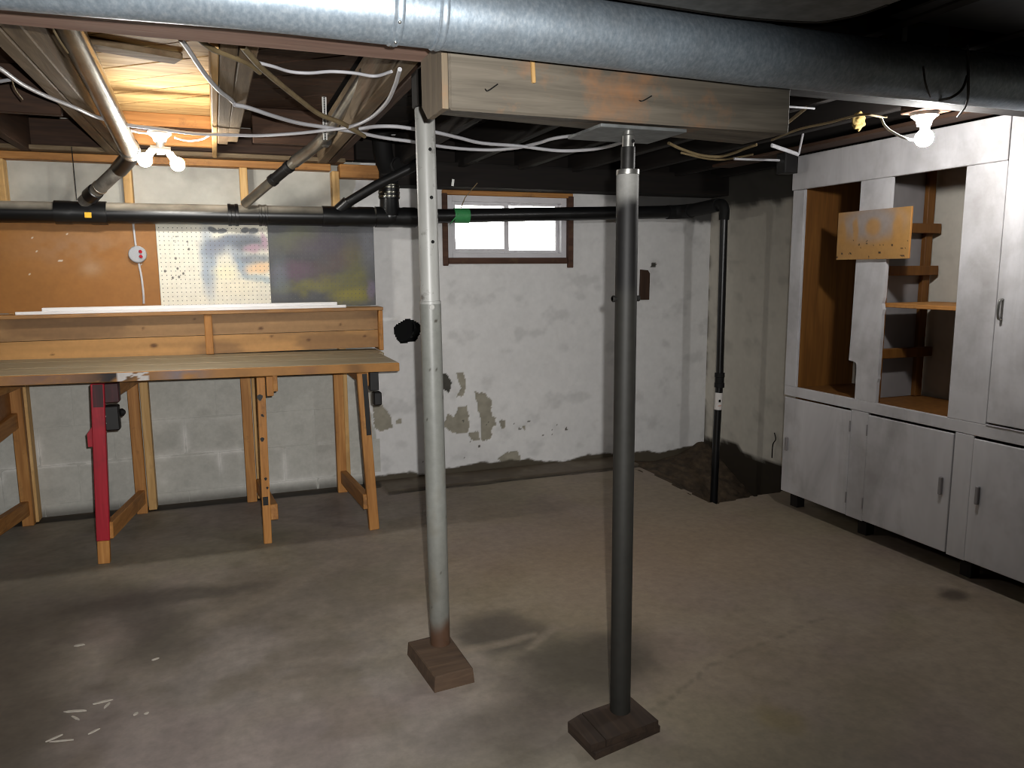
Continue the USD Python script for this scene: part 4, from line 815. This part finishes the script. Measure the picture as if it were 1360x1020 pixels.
gg = ball((0, 0, 0), .030, 3, (1.0, .45, 1.1)); gg.vertices *= (1+.5*(meshkit.noise(gg.vertices*90, 3)-.5))[:, None]; gg.vertices[:, 2] -= .5*np.maximum(0, .01-gg.vertices[:, 0]*.2)*(gg.vertices[:, 2] < 0)
gg.apply_translation(at(1141, 160, 'y', 2.52)); solo('rag', gg, 'rag', 'small yellowish rag hanging on the thin cable by the right lamp', 'rag', smooth=True)
eb = at(1049, 213, 'y', 3.62)
solo('electrical_box', box(eb[0]-.045, eb[0]+.045, 3.6, 3.68, 1.985, 2.10, .004), 'black_box', 'dark electrical box at the top corner of the cabinet', 'electrical box')
solo('conduit_clip', bar(at(602, 238, 'y', 4.9), at(601, 247, 'y', 4.9), .016, .004, (0, 1, 0), .001), 'white_plastic', 'tiny white clip on the dark sill left of the window', 'clip')

# ------------------------------------------------------------------ lamps
def lampholder(t, c, r=.045):
    c = np.asarray(c, float)
    part(t, 'ceiling_base', lathe(c, c-np.array([0, 0, .05]), [(0, r), (.012, r), (.018, r*.85), (.03, r*.6), (.05, r*.5)], 32), 'white_plastic', smooth=40)
def bulb_at(t, c, direc, material):
    c = np.asarray(c, float); direc = np.asarray(direc, float)/np.linalg.norm(direc)
    part(t, 'bulb', ball(c, BULB_R, 3), material, smooth=True)
    part(t, 'bulb_socket', lathe(c+direc*.065, c+direc*.022, [(0, .014), (.004, .018), (.025, .018), (.043, .020)], 24), 'white_plastic', smooth=40)
ll = thing('ceiling_lamp', 'white twin-bulb lampholder glowing under the joists at the left', 'lamp')
lampholder(ll, (-.23, 4.2, 2.127), .055)
part(ll, 'splitter', [lathe((-.23, 4.2, 2.085), (-.23, 4.2, 2.02), [(0, .019), (.065, .017)], 24), tube([(-.275, 4.195, 2.045), (-.185, 4.2, 2.04)], .017, 20)], 'white_plastic', smooth=40)
bulb_at(ll, (-.302, 4.19, 1.99), (.6, 0, .8), 'bulb_glow'); bulb_at(ll, (-.158, 4.2, 1.977), (-.55, 0, .83), 'bulb_glow')
rl = thing('ceiling_lamp', 'white porcelain lampholder with one glaring bulb in front of the cabinet', 'lamp')
part(rl, 'mounting_block', box(2.58, 2.72, 2.30, 2.42, 2.055, ZJ-.001, .003), 'brown_wood_x')
lampholder(rl, (2.64, 2.355, 2.054), .05)
bulb_at(rl, (2.64, 2.35, 1.957), (0, 0, 1), 'bulb_glow_right')

# ------------------------------------------------------------------ cabinet
cb = thing('cabinet', 'tall built-in white painted plywood cabinet with two open bays and worn doors', 'cabinet')
FX0, FX1 = 3.165, 3.185
CE = 1.95                                     # hidden end beyond the picture
part(cb, 'top_rail', box(FX0-.006, FX1, 2.385, 3.705, 1.90, 2.09, .003), 'cab_paint')
part(cb, 'stile', box(FX0, FX1, 3.605, 3.698, .7525, 1.899, .002), 'cab_paint')
part(cb, 'stile', box(FX0, FX1, 2.385, 2.58, .7525, 1.899, .002), 'cab_paint')
from shapely.geometry import Polygon as SP
mp = [(3.188, 1.899), (3.192, 1.5), (3.198, 1.1), (3.203, .957), (3.19, .955), (3.165, .953), (3.150, .945), (3.146, .92), (3.146, .753), (3.005, .753), (3.004, .86), (2.999, .88), (3.002, .9), (2.998, 1.1), (3.0, 1.21), (2.994, 1.24), (3.003, 1.27), (2.996, 1.30), (2.992, 1.6), (2.99, 1.899)]
mm = trimesh.creation.extrude_polygon(SP(mp), .02); v = mm.vertices.copy(); mm.vertices = np.c_[FX0+v[:, 2], v[:, 0], v[:, 1]]; mm.invert() if mm.volume < 0 else None
part(cb, 'mullion', mm, 'cab_paint', 'centre upright with a notch broken out of its left edge')
part(cb, 'middle_rail', box(FX0, FX1, CE, 3.698, .694, .752, .002), 'cab_paint')
part(cb, 'rail_under_tall_door', box(FX0-.004, FX1, CE, 2.383, .7525, .757, .001), 'cab_paint')
dr_ = part(cb, 'tall_door', box(FX0-.004, FX1-.002, CE, 2.381, .765, 2.085, .003), 'cab_paint')
def pull(parent, y, z0, z1, x, m):
    part(parent, 'handle', tube(spline([(x, y, z1), (x-.018, y, z1-.006), (x-.024, y, (z0+z1)/2), (x-.018, y, z0+.006), (x, y, z0)], 6), .006, 12, 1.), m, smooth=40)
pull(dr_, 2.352, 1.226, 1.312, FX0-.004, 'steel')
d1 = part(cb, 'base_door', box(FX0-.002, FX1-.004, 3.165, 3.688, .100, .683, .003), 'cab_paint')
part(cb, 'base_stile', box(FX0, FX1-.004, 3.046, 3.163, .098, .692, .002), 'cab_paint')
d2_ = part(cb, 'base_door', box(FX0-.003, FX1-.004, 2.536, 3.044, .104, .682, .003), 'cab_paint')
part(cb, 'base_stile', box(FX0, FX1-.004, 2.436, 2.531, .098, .692, .002), 'cab_paint')
d3 = part(cb, 'base_door', box(FX0-.003, FX1-.004, CE, 2.434, .102, .681, .003), 'cab_paint')
def flat_pull(parent, y, z0, z1):
    part(parent, 'handle', [box(FX0-.020, FX0-.003, y-.008, y+.008, z0, z1, .003)], 'cab_back_paint')
flat_pull(d2_, 2.578, .38, .465); flat_pull(d3, 2.388, .385, .47); flat_pull(d1, 3.645, .36, .44)
for zz in (.20, .60):
    for d_, y in ((d1, 3.163), (d2_, 3.045)):
        part(d_, 'hinge', cyl((FX0-.004, y, zz-.03), (FX0-.004, y, zz+.03), .004, 10), 'cab_back_paint')
# carcass
part(cb, 'side_panel', box(FX1+.001, 3.60, 3.606, 3.622, .13, 2.07, .001), 'cab_inside', 'orange-brown hardboard side panel')
part(cb, 'end_side', box(FX1+.001, 3.60, CE, CE+.02, .13, 2.07, .001), 'cab_inside')
part(cb, 'inner_partition', box(FX1+.001, 3.60, 2.50, 2.515, .76, 2.07, .001), 'cab_inside')
part(cb, 'bay_floor', box(FX1-.003, 3.605, CE+.02, 3.605, .728, .750, .001), 'cab_inside')
part(cb, 'top_panel', box(FX1+.001, 3.605, CE+.02, 3.605, 2.05, 2.068, .001), 'cab_inside')
part(cb, 'bottom_panel', box(FX1+.001, 3.605, CE+.02, 3.605, .11, .128, .001), 'cab_inside')
part(cb, 'inner_stud', box(3.535, 3.585, 3.092, 3.119, .752, 2.048, .002), 'cab_inside')
part(cb, 'inner_stud', box(FX1+.001, 3.215, 3.02, 3.119, .752, 2.048, .002), 'cab_inside')
for zz in (1.655, 1.435, 1.0):
    part(cb, 'shelf_cleat', box(3.217, 3.60, 3.055, 3.091, zz-.025, zz+.025, .002), 'cab_inside')
    part(cb, 'shelf_cleat', box(3.19, 3.60, 2.517, 2.54, zz-.025, zz+.025, .002), 'cab_inside')
part(cb, 'divider_panel', box(FX1+.001, 3.60, 3.1195, 3.128, .752, 2.048, .001), 'cab_back_paint', 'grey-white divider between the two bays')
part(cb, 'shelf', box(3.195, 3.59, 2.518, 3.054, 1.25, 1.27, .002), 'pine_y')
for y in (3.64, 3.10, 2.47, 2.0):
    part(cb, 'foot', box(3.225, 3.285, y-.03, y+.03, .0, .109, .002), 'dark_wood_z')
part(cb, 'toe_board', box(3.42, 3.44, CE, 3.68, .0, .109, .002), 'dark_wood_y')
# cross board nailed over the mullion
def crossfn(V):
    c_ = W('a07844')*np.ones((len(V), 3)); p3 = V.copy(); q = np.c_[V[:, 1]+.03*(fbm(p3, 16., 101)-.5), V[:, 2]+.03*(fbm(p3, 16., 102)-.5)]
    g_ = ell(q, 3.09, 1.68, .18, .085, 0, .5); c_ = c_*(1-.85*g_[:, None])+W('8b8686')*.85*g_[:, None]
    for (y, zz, ry, rz) in ((3.075, 1.655, .05, .045), (3.19, 1.65, .02, .06), (3.28, 1.63, .025, .07), (2.92, 1.63, .03, .09)):
        o = ell(q, y, zz, ry, rz, 0, .4); c_ = c_*(1-.85*o[:, None])+W('a57a42')*.85*o[:, None]
    c_[(fbm(p3, 55., 103) > .72) & (V[:, 2] < 1.60)] = W('2f2016')
    return c_*(1+.15*(fbm(p3, 20., 104)-.5))[:, None]
y0_, y1_, z0_, z1_ = 2.845, 3.315, 1.495, 1.745
gq = grid((3.147, y0_, z0_), (0, y1_-y0_, 0), (0, 0, z1_-z0_), 90, 50); bq = box(3.1475, 3.1595, y0_, y1_, z0_, z1_, .0015)
part(cb, 'cross_board', trimesh.Trimesh(np.vstack([gq.vertices, bq.vertices]), np.vstack([gq.faces[:, ::-1], bq.faces+len(gq.vertices)]), process=False), 'board_tint', 'pine board with grey overspray nailed across the mullion', tint=np.vstack([crossfn(gq.vertices), np.tile(W('b98246'), (len(bq.vertices), 1))]))

# ------------------------------------------------------------------ small things on the walls
solo('wood_block', hull([(x, y, z_) for x, z_ in ((2.99, 1.222), (3.066, 1.222), (3.068, 1.42), (3.05, 1.445), (2.995, 1.45)) for y in (YB-.028, YB-.001)]), 'brown_wood_z', 'small brown wooden block fixed to the white wall behind the dark post', 'wood block')
solo('cable', tube(spline([(3.612, 4.30, .30), (3.60, 4.27, .26), (3.59, 4.285, .22), (3.60, 4.30, .12)], 5), .004, 6), 'cable_black', 'short black wire sticking out behind the cabinet above the pit', 'cable')
